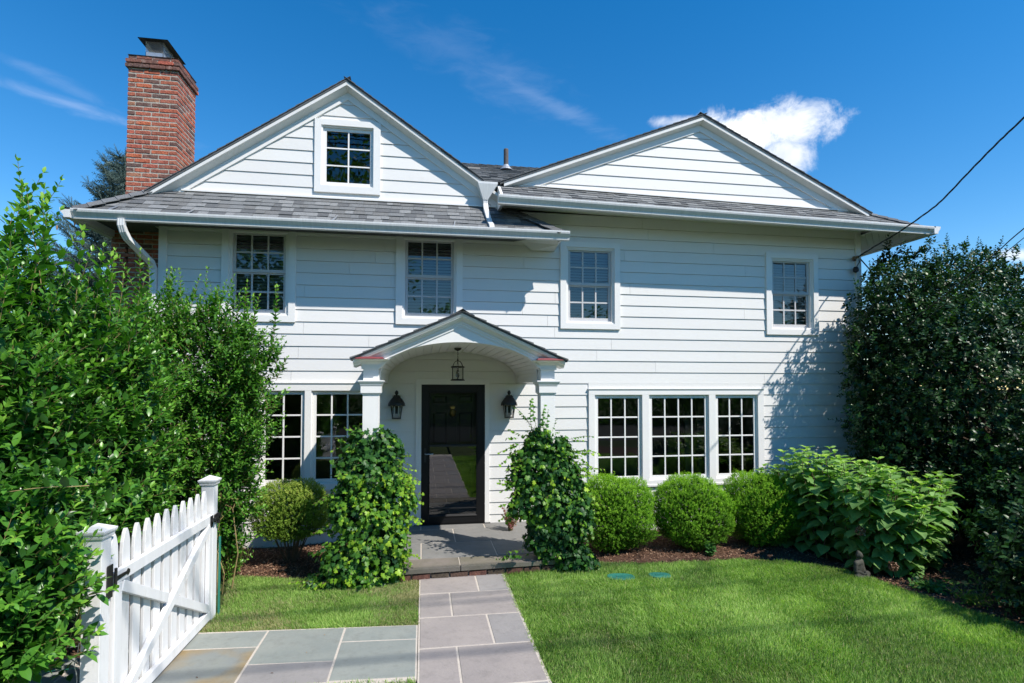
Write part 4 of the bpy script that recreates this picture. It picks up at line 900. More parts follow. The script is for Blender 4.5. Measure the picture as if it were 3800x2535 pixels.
# lower brickwork behind the hedge: joined
low = MB(); 
while z > .1:
    x = -4.33 + (0 if k % 2 else -.1)
    while x < -3.62: low.box(max(x, -4.33), min(x + BL, -3.6), cy0, cy0 + .05, z, z + BH); x += BL + JT
    z -= CH; k += 1
low.build('lower_brickwork', M['brick'], ch, kind='stuff')
MB().add([(cx0 - .01, cy0 - .01, 6.862), (cx1 + .01, cy0 - .01, 6.862), (cx1 + .01, cy1 + .01, 6.862), (cx0 - .01, cy1 + .01, 6.862), (-4.0, .42, 6.90), (-3.66, .42, 6.90), (-3.66, .83, 6.90), (-4.0, .83, 6.90)], [(0, 1, 5, 4), (1, 2, 6, 5), (2, 3, 7, 6), (3, 0, 4, 7), (4, 5, 6, 7)]).build('mortar_crown', M['mortar'], ch)
MB().box(-3.98, -3.80 + .02, .44, .80, 6.88, 6.96).build('flue', M['clay'], ch)
q0, q1, q2, q3 = -4.0, -3.765, .42, .82
MB().box(q0, q1, q2, q2 + .006, 6.925, 6.99).box(q0, q1, q3, q3 + .006, 6.925, 6.99).box(q0, q0 + .006, q2, q3, 6.925, 6.99).box(q1 - .006, q1, q2, q3, 6.925, 6.99).build('flue_collar', M['galv'], ch)
ms = MB()
def meshwall(p, q, z0, z1, n):
    p, q = Vector(p), Vector(q)
    for i in range(-6, n):
        for s_ in (1, -1):
            t0 = i / n; t1 = t0 + 6 / n * 1.0
            if s_ < 0: t0, t1 = t1, t0
            za, zb = z0, z1; ta, tb = t0, t1
            # clip to 0..1
            def cl(ta, za, tb, zb):
                if ta < 0: za = za + (zb - za) * (0 - ta) / (tb - ta); ta = 0
                if ta > 1: za = za + (zb - za) * (1 - ta) / (tb - ta); ta = 1
                return ta, za
            if max(ta, tb) <= 0 or min(ta, tb) >= 1: continue
            a_, b_ = cl(ta, za, tb, zb), cl(tb, zb, ta, za)
            A = p.lerp(q, a_[0]); A.z = a_[1]; B = p.lerp(q, b_[0]); B.z = b_[1]
            if (A - B).length > .005: ms.tube([A, B], .0016, 3, cap=False)
meshwall((q0, q2, 0), (q1, q2, 0), 6.985, 7.15, 12); meshwall((q1, q2, 0), (q1, q3, 0), 6.985, 7.15, 18); meshwall((q0, q3, 0), (q1, q3, 0), 6.985, 7.15, 12); meshwall((q0, q2, 0), (q0, q3, 0), 6.985, 7.15, 18)
ms.build('spark_mesh', M['galv'], ch)
lx0, lx1, ly0, ly1 = -4.075, -3.675, .345, .955; lz = 7.16; bx = .05
ld = MB(); I = [(lx0 + bx, ly0 + bx, lz + .012), (lx1 - bx, ly0 + bx, lz + .012), (lx1 - bx, ly1 - bx, lz + .012), (lx0 + bx, ly1 - bx, lz + .012)]; O = [(lx0, ly0, lz - .012), (lx1, ly0, lz - .012), (lx1, ly1, lz - .012), (lx0, ly1, lz - .012)]; Tp = [(-3.875, .5, lz + .06), (-3.875, .8, lz + .06)]
for dz_ in (0, .006):
    ld.add([(a, b, c + dz_) for a, b, c in O + I + Tp], [(0, 1, 5, 4), (1, 2, 6, 5), (2, 3, 7, 6), (3, 0, 4, 7), (4, 5, 8), (5, 6, 9, 8), (6, 7, 9), (7, 4, 8, 9)])
ld.build('chimney_cap', M['lid'], ch, label='dark steel rain cap over a wire mesh')

# ------------------------------------------------------------------ portico
PX = .44; por = MB()
portico = MB().box(-.66, -.49, -1.60, .0, 2.185, 2.42).build('portico', M['trim'], house, label='arched entrance portico on two square columns')
MB().box(1.372, 1.546, -1.60, .0, 2.185, 2.42).build('beam', M['trim'], portico)
for s_ in (-1, 1):
    X = lambda a: PX + s_ * a
    def bx2(mb, a, b, y0, y1, z0, z1): mb.box(min(X(a), X(b)), max(X(a), X(b)), y0, y1, z0, z1)
    mb = MB(); i_, o_ = .932, 1.108
    bx2(mb, i_, o_, -1.79, -1.612, .12, 2.06)
    bx2(mb, i_ - .02, o_ + .02, -1.812, -1.59, .12, .30); bx2(mb, i_ - .012, o_ + .012, -1.803, -1.60, .30, .33)
    bx2(mb, i_ - .006, o_ + .006, -1.797, -1.605, .33, .55) if False else None
    bx2(mb, i_ - .010, o_ + .010, -1.80, -1.60, 2.035, 2.052); bx2(mb, i_ - .022, o_ + .022, -1.812, -1.588, 2.052, 2.140)
    bx2(mb, i_ - .030, o_ + .030, -1.820, -1.58, 2.140, 2.150)
    # abacus flare
    A = [(X(i_ - .030), -1.820), (X(o_ + .030), -1.820), (X(o_ + .030), -1.575), (X(i_ - .030), -1.575)]; B = [(X(i_ - .052), -1.842), (X(o_ + .052), -1.842), (X(o_ + .052), -1.555), (X(i_ - .052), -1.555)]
    if s_ < 0: A = [A[1], A[0], A[3], A[2]]; B = [B[1], B[0], B[3], B[2]]
    mb.hexa([(a, b, 2.150) for a, b in A], [(a, b, 2.182) for a, b in B]); mb.hexa([(a, b, 2.182) for a, b in B], [(a, b, 2.196) for a, b in B])
    bx2(mb, i_ + .004, o_ - .004, -1.785, -1.617, 2.196, 2.34)
    mb.build('column', M['trim'], portico, bevel=.002, label='square white column wrapped in ivy, %s of the door' % ('left' if s_ < 0 else 'right'))
    # entablature return with crown
    mb = MB(); bx2(mb, i_ - .006, o_ + .016, -1.80, -1.60, 2.325, 2.372)
    lv = [(2.372, 0), (2.385, .004), (2.395, .020), (2.412, .030), (2.422, .080), (2.430, .100)]
    for (za, ea), (zb, eb) in zip(lv[:-1], lv[1:]):
        A = [(X(i_ - .006 - ea), -1.80 - ea), (X(o_ + .016 + ea), -1.80 - ea), (X(o_ + .016 + ea), -1.55), (X(i_ - .006 - ea), -1.55)]; B = [(X(i_ - .006 - eb), -1.80 - eb), (X(o_ + .016 + eb), -1.80 - eb), (X(o_ + .016 + eb), -1.55), (X(i_ - .006 - eb), -1.55)]
        if s_ < 0: A = [A[1], A[0], A[3], A[2]]; B = [B[1], B[0], B[3], B[2]]
        mb.hexa([(a, b, za) for a, b in A], [(a, b, zb) for a, b in B])
    mb.build('cornice_return', M['trim'], portico)
    A = [(X(i_ - .062), -1.912), (X(o_ + .072), -1.912), (X(o_ + .072), -1.60), (X(i_ - .062), -1.60)]; B = [(X(i_ - .045), -1.896), (X(o_ + .06), -1.896), (X(o_ + .05), -1.60), (X(i_ - .03), -1.60)]
    if s_ < 0: A = [A[1], A[0], A[3], A[2]]; B = [B[1], B[0], B[3], B[2]]
    mb = MB(); mb.hexa([(a, b, 2.430) for a, b in A], [(a, b, 2.438) for a, b in A]); mb.hexa([(a, b, 2.438) for a, b in A], [(a, b, 2.456) for a, b in B]); mb.build('flashing', M['copper'], portico)
    # side cornice running back to the wall
    mb = MB(); bx2(mb, o_ - .002, o_ + .05, -1.55, .0, 2.36, 2.40); bx2(mb, o_ - .002, o_ + .075, -1.55, .0, 2.40, 2.425); mb.build('side_cornice', M['trim'], portico)
# vault
va, vb, vz = .932, .388, 2.252; NP = 26
def vpt(a, e=0): return (PX - (va + e) * math.cos(a), vz + (vb + e) * math.sin(a))
for i in range(NP):
    a0 = math.pi * i / NP + .0045; a1 = math.pi * (i + 1) / NP - .0045; mb = MB()
    p, q, r_, s_ = vpt(a0), vpt(a1), vpt(a1, .012), vpt(a0, .012)
    mb.prism([(x, -1.605, z) for x, z in (p, q, r_, s_)], [(x, -.024, z) for x, z in (p, q, r_, s_)]); mb.build('ceiling_plank', M['trim'], portico)
mb = MB()
for i in range(NP):
    a0, a1 = math.pi * i / NP, math.pi * (i + 1) / NP; p, q, r_, s_ = vpt(a0, .0125), vpt(a1, .0125), vpt(a1, .04), vpt(a0, .04)
    mb.prism([(x, -1.60, z) for x, z in (p, q, r_, s_)], [(x, -.0, z) for x, z in (p, q, r_, s_)])
mb.build('vault_shell', M['trim'], portico)
# tympanum
AP = 2.966; ps = .448; rk = lambda x: AP - ps * abs(x - PX)
mb = MB(); N_ = 40; xs_ = [PX - 1.06 + 2.12 * i / N_ for i in range(N_ + 1)]
def archz(x):
    u = abs(x - PX) / va; return vz + vb * math.sqrt(max(0, 1 - u * u)) if u < 1 else 2.33
for a, b in zip(xs_[:-1], xs_[1:]):
    za, zb = max(archz(a), 2.33), max(archz(b), 2.33); ta, tb = rk(a) - .09, rk(b) - .09
    if ta <= za + .001 and tb <= zb + .001: continue
    ta, tb = max(ta, za + .0005), max(tb, zb + .0005)
    mb.hexa([(a, -1.79, za), (b, -1.79, zb), (b, -1.60, zb), (a, -1.60, za)], [(a, -1.79, ta), (b, -1.79, tb), (b, -1.60, tb), (a, -1.60, ta)])
mb.build('tympanum', M['trim'], portico)
for s_ in (-1, 1):
    e_ = 1.205; pa, pb = (PX, AP), (PX + s_ * e_, AP - ps * e_); f_ = (PX + s_ * 1.0, AP - ps * 1.0)
    mb = MB(); mb.exx([(-1.60, -.145), (-1.60, -.085), (-1.812, -.085), (-1.812, -.112), (-1.802, -.116), (-1.802, -.145)], pa, f_); mb.build('rake_frieze', M['trim'], portico)
    crown = [(-1.60, -.084), (-1.60, -.004), (-1.893, -.004), (-1.893, -.020), (-1.886, -.026), (-1.878, -.042), (-1.860, -.054), (-1.842, -.060), (-1.834, -.074), (-1.822, -.078), (-1.820, -.084)]
    mb = MB(); mb.exx(crown, pa, pb); mb.build('rake_crown', M['trim'], portico)
    pe = (PX + s_ * 1.230, AP - ps * 1.230)
    rf = MB(); rf.exx([(-1.905, -.003), (.0, -.003), (.0, .018), (-1.905, .018)], pa, pe); rfo = rf.build('portico_roof', M['sh'][2], portico)
for s_ in (-1, 1):
    for i in range(9):
        t0, t1 = i / 9, (i + 1) / 9 + .02; xa_, xb_ = PX + s_ * 1.238 * (1 - t0), PX + s_ * 1.238 * (1 - min(t1, 1)); e_ = -1.915 - shr.uniform(0, .006); th = .020
        mb = MB(); za, zb = rk(xa_) + .018, rk(xb_) + .018
        mb.prism([(xa_, e_, za), (xb_, e_, zb), (xb_, e_, zb + .003), (xa_, e_, za + th)], [(xa_, -.02, za), (xb_, -.02, zb), (xb_, -.02, zb + .003), (xa_, -.02, za + th)]); mb.build('roof_shingle', M['sh'][shr.choice((2, 2, 3))], portico)
for i in range(8):
    y = -1.92 + i * .24; mb = MB(); mb.add([(PX - .13, y, AP - .03), (PX, y, AP + .045), (PX + .13, y, AP - .03), (PX - .13, y + .27, AP - .04), (PX, y + .27, AP + .032), (PX + .13, y + .27, AP - .04)], [(0, 1, 4, 3), (1, 2, 5, 4)]); mb.build('ridge_cap', M['sh'][2], portico)

# ------------------------------------------------------------------ lantern and sconces
lan = thing('hanging_lantern', 'small black six-sided lantern hanging from the portico vault above the door', 'lantern', (.447, -.95, 2.21))
lx, ly = .447, -.95
MB().box(lx - .045, lx + .045, ly - .03, ly + .03, 2.617, 2.633).add([(lx - .045, ly - .03, 2.617), (lx + .045, ly - .03, 2.617), (lx + .045, ly + .03, 2.617), (lx - .045, ly + .03, 2.617), (lx, ly, 2.59)], [(0, 4, 1), (1, 4, 2), (2, 4, 3), (3, 4, 0)]).build('ceiling_plate', M['bronze'], lan)
for i in range(4):
    z = 2.585 - i * .026; pts = [(lx + .008 * math.cos(t) * (i % 2), ly + .008 * math.cos(t) * ((i + 1) % 2), z + .016 * math.sin(t)) for t in np.linspace(0, 2 * math.pi, 9)]
    MB().tube(pts, .0025, 4, cap=False).build('chain_link', M['bronze'], lan)
MB().lathe([(.005, 0), (.012, .008), (.008, .022), (.004, .03)], (lx, ly, 2.465), 10).build('finial', M['bronze'], lan)
hexp = [(lx + .078 * math.cos(t), ly + .078 * math.sin(t)) for t in [math.pi / 6 + i * math.pi / 3 for i in range(6)]]
mb = MB()
for i, (X, Y) in enumerate(hexp):
    mb.tube([(X, Y, 2.225), (X, Y, 2.385)], .0055, 4)
    X2, Y2 = hexp[(i + 1) % 6]
    mb.tube([(X, Y, 2.385), ((X * 3 + lx) / 4, (Y * 3 + ly) / 4, 2.43), ((X + lx) / 2, (Y + ly) / 2, 2.455), (lx, ly, 2.468)], .0045, 4)
mb.build('frame', M['bronze'], lan)
MB().lathe([(.088, 0), (.092, .008), (.08, .02)], (lx, ly, 2.376), 6).lathe([(.094, 0), (.094, .004), (.08, .022)], (lx, ly, 2.205), 6).build('rim', M['bronze'], lan)
mb = MB()
for i in range(6):
    (a, b), (c, d) = hexp[i], hexp[(i + 1) % 6]; mb.add([(a, b, 2.228), (c, d, 2.228), (c, d, 2.38), (a, b, 2.38)], [(0, 1, 2, 3)])
mb.build('glass', M['lampglass'], lan)
MB().lathe([(.012, 0), (.022, .015), (.026, .05), (.018, .085), (.012, .11), (.012, .13)], (lx, ly, 2.245), 12).build('bulb', M['lampglass'], lan)
MB().lathe([(.014, 0), (.014, .05)], (lx, ly, 2.37), 10).build('socket', M['candle'], lan)
def sconce(x, label):
    s = thing('wall_sconce', label, 'wall lantern', (x, -.02, 1.67), 'pair of wall lanterns beside the door')
    yc = -.11
    # tapered glass body frame
    tw, bw = .083, .056; zt, zb = 1.895, 1.685; mb = MB(); C4 = lambda w, z: [(x - w, yc - w, z), (x + w, yc - w, z), (x + w, yc + w, z), (x - w, yc + w, z)]
    for a, b in zip(C4(tw, zt), C4(bw, zb)): mb.tube([a, b], .0055, 4)
    mb.hexa(C4(bw + .006, zb - .014), C4(bw + .006, zb)); mb.build('frame', M['iron'], s)
    g_ = MB(); a, b = C4(bw, zb), C4(tw, zt)
    for i in range(4): g_.add([a[i], a[(i + 1) % 4], b[(i + 1) % 4], b[i]], [(0, 1, 2, 3)])
    g_.build('glass', M['lampglass'], s)
    # domed roof with scalloped skirt
    prof = [(.140, 1.868), (.133, 1.895), (.105, 1.935), (.078, 1.965), (.062, 1.978)]; mb = MB(); n = 32; base = []
    for k, (r_, z) in enumerate(prof):
        for i in range(n):
            t = 2 * math.pi * i / n; c, sn = math.cos(t), math.sin(t); q = max(abs(c), abs(sn)); rr = r_ * (.62 + .38 * (1 / q) * .9); dz_ = -.018 * abs(math.sin(t * 6)) if k == 0 else 0
            mb.v.append((x + rr * c * .9, yc + rr * sn * .72, z + dz_))
    for k in range(len(prof) - 1):
        for i in range(n): mb.f.append((k * n + i, k * n + (i + 1) % n, (k + 1) * n + (i + 1) % n, (k + 1) * n + i))
    mb.build('roof', M['iron'], s)
    edge = [(x + (.140 * (.62 + .38 * .9 / max(abs(math.cos(t)), abs(math.sin(t))))) * math.cos(t) * .9, yc + (.140 * (.62 + .38 * .9 / max(abs(math.cos(t)), abs(math.sin(t))))) * math.sin(t) * .72, 1.868 - .018 * abs(math.sin(t * 6))) for t in np.linspace(0, 2 * math.pi, 49)]
    MB().tube(edge, .0022, 3, cap=False).build('brass_edge', M['brassedge'], s)
    mb = MB().box(x - .055, x + .055, yc - .04, yc + .04, 1.978, 1.992).box(x - .04, x + .04, yc - .03, yc + .03, 1.992, 2.01); mb.build('gallery', M['iron'], s)
    zz = [(x - .058 + .116 * i / 8, yc - .045, 2.012 if i % 2 == 0 else 1.994) for i in range(9)]; MB().tube(zz, .002, 3).build('brass_edge', M['brassedge'], s)
    MB().lathe([(.008, 0), (.024, .02), (.027, .038), (.018, .058), (.003, .072)], (x, yc, 2.008), 12).build('finial', M['iron'], s)
    MB().box(x - .05, x + .05, -.045, -.024, 1.74, 1.96).box(x - .012, x + .012, yc, -.03, 1.93, 1.955).build('back_plate', M['iron'], s)
    for dx in (-.030, .030): MB().lathe([(.011, 0), (.011, .11), (.006, .115), (.008, .13), (.001, .165)], (x + dx, yc, 1.712), 8).build('candle', M['candle'], s)
sconce(-.373, 'black wall lantern with two candle bulbs, left of the black door'); sconce(1.260, 'black wall lantern with two candle bulbs, right of the door behind the ivy tips')
#PART2
# ------------------------------------------------------------------ gate, posts, wire
def gate_post(x0, x1, y0, y1, zt, label):
    p = thing('gate_post', label, 'gate post', ((x0 + x1) / 2, (y0 + y1) / 2, -.05), 'posts of the white gate')
    MB().box(x0, x1, y0, y1, -.1, zt).build('shaft', M['gate'], p, bevel=.003)
    cx_, cy_ = (x0 + x1) / 2, (y0 + y1) / 2; w = (x1 - x0) / 2; mb = MB()
    lv = [(zt - .03, .008), (zt - .02, .012), (zt - .008, .014), (zt, .020), (zt + .012, .024), (zt + .022, .024)]
    for (za, ea), (zb, eb) in zip(lv[:-1], lv[1:]):
        A = [(cx_ - w - ea, cy_ - w - ea, za), (cx_ + w + ea, cy_ - w - ea, za), (cx_ + w + ea, cy_ + w + ea, za), (cx_ - w - ea, cy_ + w + ea, za)]
        B = [(cx_ - w - eb, cy_ - w - eb, zb), (cx_ + w + eb, cy_ - w - eb, zb), (cx_ + w + eb, cy_ + w + eb, zb), (cx_ - w - eb, cy_ + w + eb, zb)]; mb.hexa(A, B)
    e = .020; z = zt + .022; mb.add([(cx_ - w - e, cy_ - w - e, z), (cx_ + w + e, cy_ - w - e, z), (cx_ + w + e, cy_ + w + e, z), (cx_ - w - e, cy_ + w + e, z), (cx_, cy_, z + .038)], [(0, 1, 4), (1, 2, 4), (2, 3, 4), (3, 0, 4)])
    mb.build('post_cap', M['gate'], p, bevel=.002); return p
fp = gate_post(-1.990, -1.885, -2.710, -2.605, 1.245, 'far white gate post with pyramid cap, beside the lawn')
npst = gate_post(-1.998, -1.895, -4.45, -4.345, 1.225, 'near white gate post with pyramid cap, half covered by hedge leaves')
gt = thing('picket_gate', 'white wooden picket gate with crossed braces between two posts over the side path', 'gate', (-1.9, -3.55, 0))
gy0, gy1 = -4.325, -2.735
MB().box(-1.915, -1.878, gy0, gy1, .882, .960).build('rail', M['gate'], gt, bevel=.004)
MB().box(-1.915, -1.878, gy0, gy1, .025, .105).build('rail', M['gate'], gt, bevel=.004)
MB().box(-1.914, -1.879, gy0, gy0 + .085, .106, .881).build('stile', M['gate'], gt, bevel=.004)
MB().box(-1.914, -1.879, gy1 - .065, gy1, .106, .881).build('stile', M['gate'], gt, bevel=.004)
def brace(p, q, w, x0, x1):
    d = Vector((0, q[0] - p[0], q[1] - p[1])).normalized(); n = Vector((0, -d.z, d.y)) * w / 2; P = Vector((0, *p)); Q = Vector((0, *q))
    c = [P - n, P + n, Q + n, Q - n]; MB().prism([(x0, v.y, v.z) for v in c], [(x1, v.y, v.z) for v in c]).build('brace', M['gate'], gt, bevel=.003)
brace((-2.80, .86), (-4.22, .10), .070, -1.912, -1.872)
ca, cb = (-4.235, .850), (-2.80, .135)
mid = (-3.5, .49); f1 = .45; f2 = .53
L1 = (ca[0] + (cb[0] - ca[0]) * f1, ca[1] + (cb[1] - ca[1]) * f1); L2 = (ca[0] + (cb[0] - ca[0]) * f2, ca[1] + (cb[1] - ca[1]) * f2)
brace(ca, L1, .068, -1.911, -1.876); brace(L2, cb, .068, -1.911, -1.876)
y = gy0 + .012; i = 0
while y < gy1 - .05:
    w = .098; o = [(0, .03), (w, .03), (w, 1.03), (w * .93, 1.10), (w * .75, 1.155), (w * .58, 1.183), (w * .42, 1.183), (w * .25, 1.155), (w * .07, 1.10), (0, 1.03)]
    z_ = random.uniform(-.003, .003)
    MB().prism([(-1.918, y + a, b + z_) for a, b in o], [(-1.940, y + a, b + z_) for a, b in o]).build('picket', M['gate'], gt, bevel=.003); y += .1455; i += 1
# strap hinge on the near end, latch on the far end
h_ = MB(); h_.prism([(-1.877, a, b) for a, b in ((-4.33, .905), (-4.33, .935), (-4.20, .930), (-4.185, .942), (-4.165, .930), (-4.165, .912), (-4.185, .900), (-4.20, .912))], [(-1.872, a, b) for a, b in ((-4.33, .905), (-4.33, .935), (-4.20, .930), (-4.185, .942), (-4.165, .930), (-4.165, .912), (-4.185, .900), (-4.20, .912))])
h_.box(-1.889, -1.882, -4.40, -4.345, .82, 1.02); h_.tube([(-1.872, -4.335, .87), (-1.872, -4.335, .99)], .009, 6); h_.build('hinge', M['iron'], gt)
la = MB().box(-1.877, -1.872, -2.80, -2.745, .855, .955); la.box(-1.872, -1.850, -2.79, -2.60, .905, .925); la.tube([(-1.86, -2.77, .93), (-1.845, -2.74, .90), (-1.86, -2.70, .885)], .006, 5); la.box(-1.879, -1.868, -2.70, -2.60, .88, .95); la.box(-1.875, -1.85, -2.66, -2.64, .86, .955); la.build('latch', M['iron'], gt)
wf = thing('wire_fence', 'thin green wire mesh fence at the foot of the hedge beside the near gate post', 'wire fence', (-2.6, -4.45, 0))
def wobble(a, b, n=9, amp=.012): return [tuple(Vector(a).lerp(Vector(b), i / n) + Vector([random.uniform(-amp, amp) for _ in range(3)])) for i in range(n + 1)]
for z in (.08, .2, .32, .44, .56): MB().tube(wobble((-2.02, -4.42, z), (-3.3, -4.62, z - .02)), .002, 4).build('strand', M['greenwire' if z < .5 else 'wire'], wf)
for i in range(8): MB().tube(wobble((-2.03 - i * .17, -4.425 - i * .025, -.03), (-2.03 - i * .17 + .01, -4.425 - i * .025, .6)), .0018 if i else .003, 4).build('upright', M['wire' if i == 0 else 'greenwire'], wf)
gs = MB().box(-2.79, -2.755, -4.62, -4.60, -.05, .30).box(-2.786, -2.759, -4.63, -4.60, -.05, .30).build('garden_stake', M['cover']); setp(gs, None, label='short green metal stake holding the wire at the lower left edge', category='stake')
gs2 = MB().box(-1.875, -1.86, -2.59, -2.575, -.05, .72).build('garden_stake', M['greenwire']); setp(gs2, None, label='slim green stake just behind the far gate post', category='stake')

# ------------------------------------------------------------------ lids in the lawn
def lid(x, y, rx, ry, label, rot):
    mb = MB(); n = 24; P0 = []
    for z, s_ in ((-.02, 1), (.004, 1), (.010, .94)):
        for i in range(n):
            t = 2 * math.pi * i / n; c, s2 = math.copysign(abs(math.cos(t)) ** .75, math.cos(t)), math.copysign(abs(math.sin(t)) ** .75, math.sin(t)); P0.append((x + rx * s_ * c * math.cos(rot) - ry * s_ * s2 * math.sin(rot), y + rx * s_ * c * math.sin(rot) + ry * s_ * s2 * math.cos(rot), z))
    F = [(k * n + i, k * n + (i + 1) % n, (k + 1) * n + (i + 1) % n, (k + 1) * n + i) for k in range(2) for i in range(n)] + [tuple(range(2 * n, 3 * n))]
    t_ = thing('valve_box_lid', label, 'valve box lid', (x, y, 0), 'green valve box lids in the lawn')
    mb.add(P0, F); mb.build('lid', M['cover'], t_)
    MB().box(x - .05, x + .05, y - .012, y + .012, .011, .014).build('lid_grip', M['cover'], t_)
lid(2.19, -2.22, .155, .10, 'larger round green plastic lid sunk in the lawn', -.2); lid(2.64, -2.24, .125, .08, 'smaller green plastic lid sunk in the lawn, right of the larger one', -.2)

# ------------------------------------------------------------------ lawn grass
def inpoly(P, poly):
    x, y = P[:, 0], P[:, 1]; c = np.zeros(len(P), bool); n = len(poly)
    for i in range(n):
        (x0, y0), (x1, y1) = poly[i], poly[(i + 1) % n]
        if y0 == y1: continue
        k = ((y0 > y) != (y1 > y)) & (x < (x1 - x0) * (y - y0) / (y1 - y0) + x0); c ^= k
    return c
def vnoise(P, s, seed):
    r = np.random.default_rng(seed); g_ = r.random((64, 64)); q = P[:, :2] * s + 100; i = np.floor(q).astype(int); f = q - i; f = f * f * (3 - 2 * f); a = g_[i[:, 0] % 64, i[:, 1] % 64]; b = g_[(i[:, 0] + 1) % 64, i[:, 1] % 64]; c = g_[i[:, 0] % 64, (i[:, 1] + 1) % 64]; d = g_[(i[:, 0] + 1) % 64, (i[:, 1] + 1) % 64]
    return (a * (1 - f[:, 0]) + b * f[:, 0]) * (1 - f[:, 1]) + (c * (1 - f[:, 0]) + d * f[:, 0]) * f[:, 1]
def grass(poly, bbox, n, name, lmin, lmax, dry=.0, wid=1.5, hole=True):
    P_ = np.stack([rng.uniform(bbox[0], bbox[1], n), rng.uniform(bbox[2], bbox[3], n), np.full(n, -.02)], 1)
    P_ = P_[inpoly(P_, poly)]; P_ = P_[vnoise(P_, 3.1, 21) * .6 + vnoise(P_, 11, 22) * .4 + rng.random(len(P_)) * .5 > .36]
    if hole:
        for (a, b, c, d) in ((2.19, -2.22, .15, .10), (2.64, -2.24, .12, .08)): P_ = P_[((P_[:, 0] - a) / c) ** 2 + ((P_[:, 1] - b) / d) ** 2 > 1]
    n = len(P_); nz = .55 * vnoise(P_, 1.3, 1) + .3 * vnoise(P_, 4.5, 2) + .15 * vnoise(P_, 17, 3)
    cl = vnoise(P_, 9, 7); a = rng.uniform(0, 2 * np.pi, n) * .5 + 6.3 * vnoise(P_, 2.2, 5); lean = np.abs(rng.normal(size=n)) * .55 + .12
    D_ = np.stack([np.cos(a) * lean, np.sin(a) * lean, np.ones(n)], 1); D_ = nrm(D_); U_ = nrm(np.stack([rng.normal(size=n), rng.normal(size=n), .3 * np.ones(n)], 1))
    L_ = (lmin + (lmax - lmin) * rng.random(n)) * (.65 + .65 * nz) * (.8 + .4 * cl); T_ = .20 + 1.15 * (nz - .2) + rng.normal(size=n) * .20
    dm = (rng.random(n) < .05 + dry * np.clip(.62 - nz, 0, 1) * 3); T_ = np.where(dm, rng.random(n) * .15, np.clip(T_, .18, 1))
    V, F, t = leaves('blade', P_, D_, U_, L_, T_, width=np.full(n, .085 * wid) * (.045 / L_) * .9)
    return link(name, fastmesh(name, V, F, M['grass'], t), None, kind='stuff')
gp = [(x, y) for x, y in lawnR if True]
near = [(.902, -5.6)] + [(.893 + .016 * math.sin(k * 2.7) + .010 * math.sin(k * 7.1), -5.6 + k * .075) for k in range(1, 49)] + [(.905, -1.86), (1.58, -1.86)] + [(p[0] + .015 * math.sin(i * 1.7), p[1] + .02 + .02 * math.sin(i * 2.3)) for i, p in enumerate(MR[1:-9])] + [(5.6, -5.6)]
grass(near, (.9, 5.7, -5.6, -1.6), 330000, 'lawn_grass', .025, .058)
grass([(.905, -9), (.905, -5.6), (6, -5.6), (6, -9)], (.9, 6, -9, -5.6), 60000, 'lawn_grass', .03, .07, wid=2.2)
grass([(-2.0, -2.95), (-.032, -3.10), (-.032, -1.93)] + [(p[0], p[1] + .02) for p in ML[::-1]][2:] + [(-2.1, -1.55), (-1.87, -2.5)], (-2.2, 0, -3.2, -1.5), 95000, 'lawn_grass', .026, .055, dry=1.0)
grass([(-1.3, -5), (-.04, -5), (-.04, -4.02), (-1.3, -3.98)], (-1.3, 0, -5, -3.9), 14000, 'lawn_grass', .03, .06, hole=False)
# mulch chips
def chips(poly, bbox, n, zf):
    P_ = np.stack([rng.uniform(bbox[0], bbox[1], n), rng.uniform(bbox[2], bbox[3], n), np.zeros(n)], 1); P_ = P_[inpoly(P_, poly)]; n = len(P_)
    P_[:, 2] = [zf(x, y) for x, y, _ in P_]; P_[:, 2] += rng.random(n) * .022; D_ = nrm(np.concatenate([rng.normal(size=(n, 2)), rng.normal(size=(n, 1)) * .35], 1)); U_ = nrm(np.concatenate([rng.normal(size=(n, 2)) * .45, np.ones((n, 1))], 1))
    V, F, t = leaves('tiny', P_, D_, U_, rng.uniform(.012, .042, n), rng.random(n) ** 1.4, width=rng.uniform(.3, .8, n)); return link('mulch_chips', fastmesh('mulch_chips', V, F, M['chip'], t), None, kind='stuff')
bedR = [(1.6, -.03), (1.6, -1.83)] + [(p[0], p[1] - .0) for p in MR[1:-9]] + [(7.1, -5), (7.1, -.03)]
chips(bedR, (1.5, 7.2, -5, 0), 60000, bedz)
bedL = [(-2.9, -.03), (-2.4, -1.45)] + [tuple(p) for p in ML] + [(-.76, -.03)]
chips(bedL, (-2.9, -.7, -2.1, 0), 26000, bedz)
chips([(-4.4, -5.4), (-2.05, -5.4), (-2.05, -2.6), (-2.2, -1.4), (-4.4, -1.4)], (-4.4, -2, -5.4, -1.4), 16000, lambda x, y: -.05)
# fallen leaves, a few on stone and grass
for i, (x, y, z, c) in enumerate(((-1.1, -3.78, .004, 'deadbloom'), (-.9, -3.5, .004, 'rope'), (-1.55, -3.9, .004, 'deadbloom'), (-1.62, -3.75, .004, 'deadbloom'), (-.82, -3.2, .004, 'rope'), (.85, -1.93, .006, 'rope'))):
    TV, TF = LT['privet']; me = MB().add([(v[0] * .022, v[1] * .022, v[2] * .022 + .002) for v in TV], TF).mesh('fallen_leaf', M[c]); 
    o = link('fallen_leaf', me, None, Matrix.Translation((x, y, z)) @ Matrix.Rotation(i * 1.9, 4, 'Z'), label=('dry brown leaf lying mid-slab on the side path', 'pale dry leaf near a joint of the side path', 'brown leaf on the tan stained slab nearest the gate', 'smaller brown leaf farther back on the tan stained slab', 'pale leaf at the lawn edge of the side path', 'pale leaf at the top of the front walk below the step')[i], category='leaf', group='dry leaves fallen on the paving')

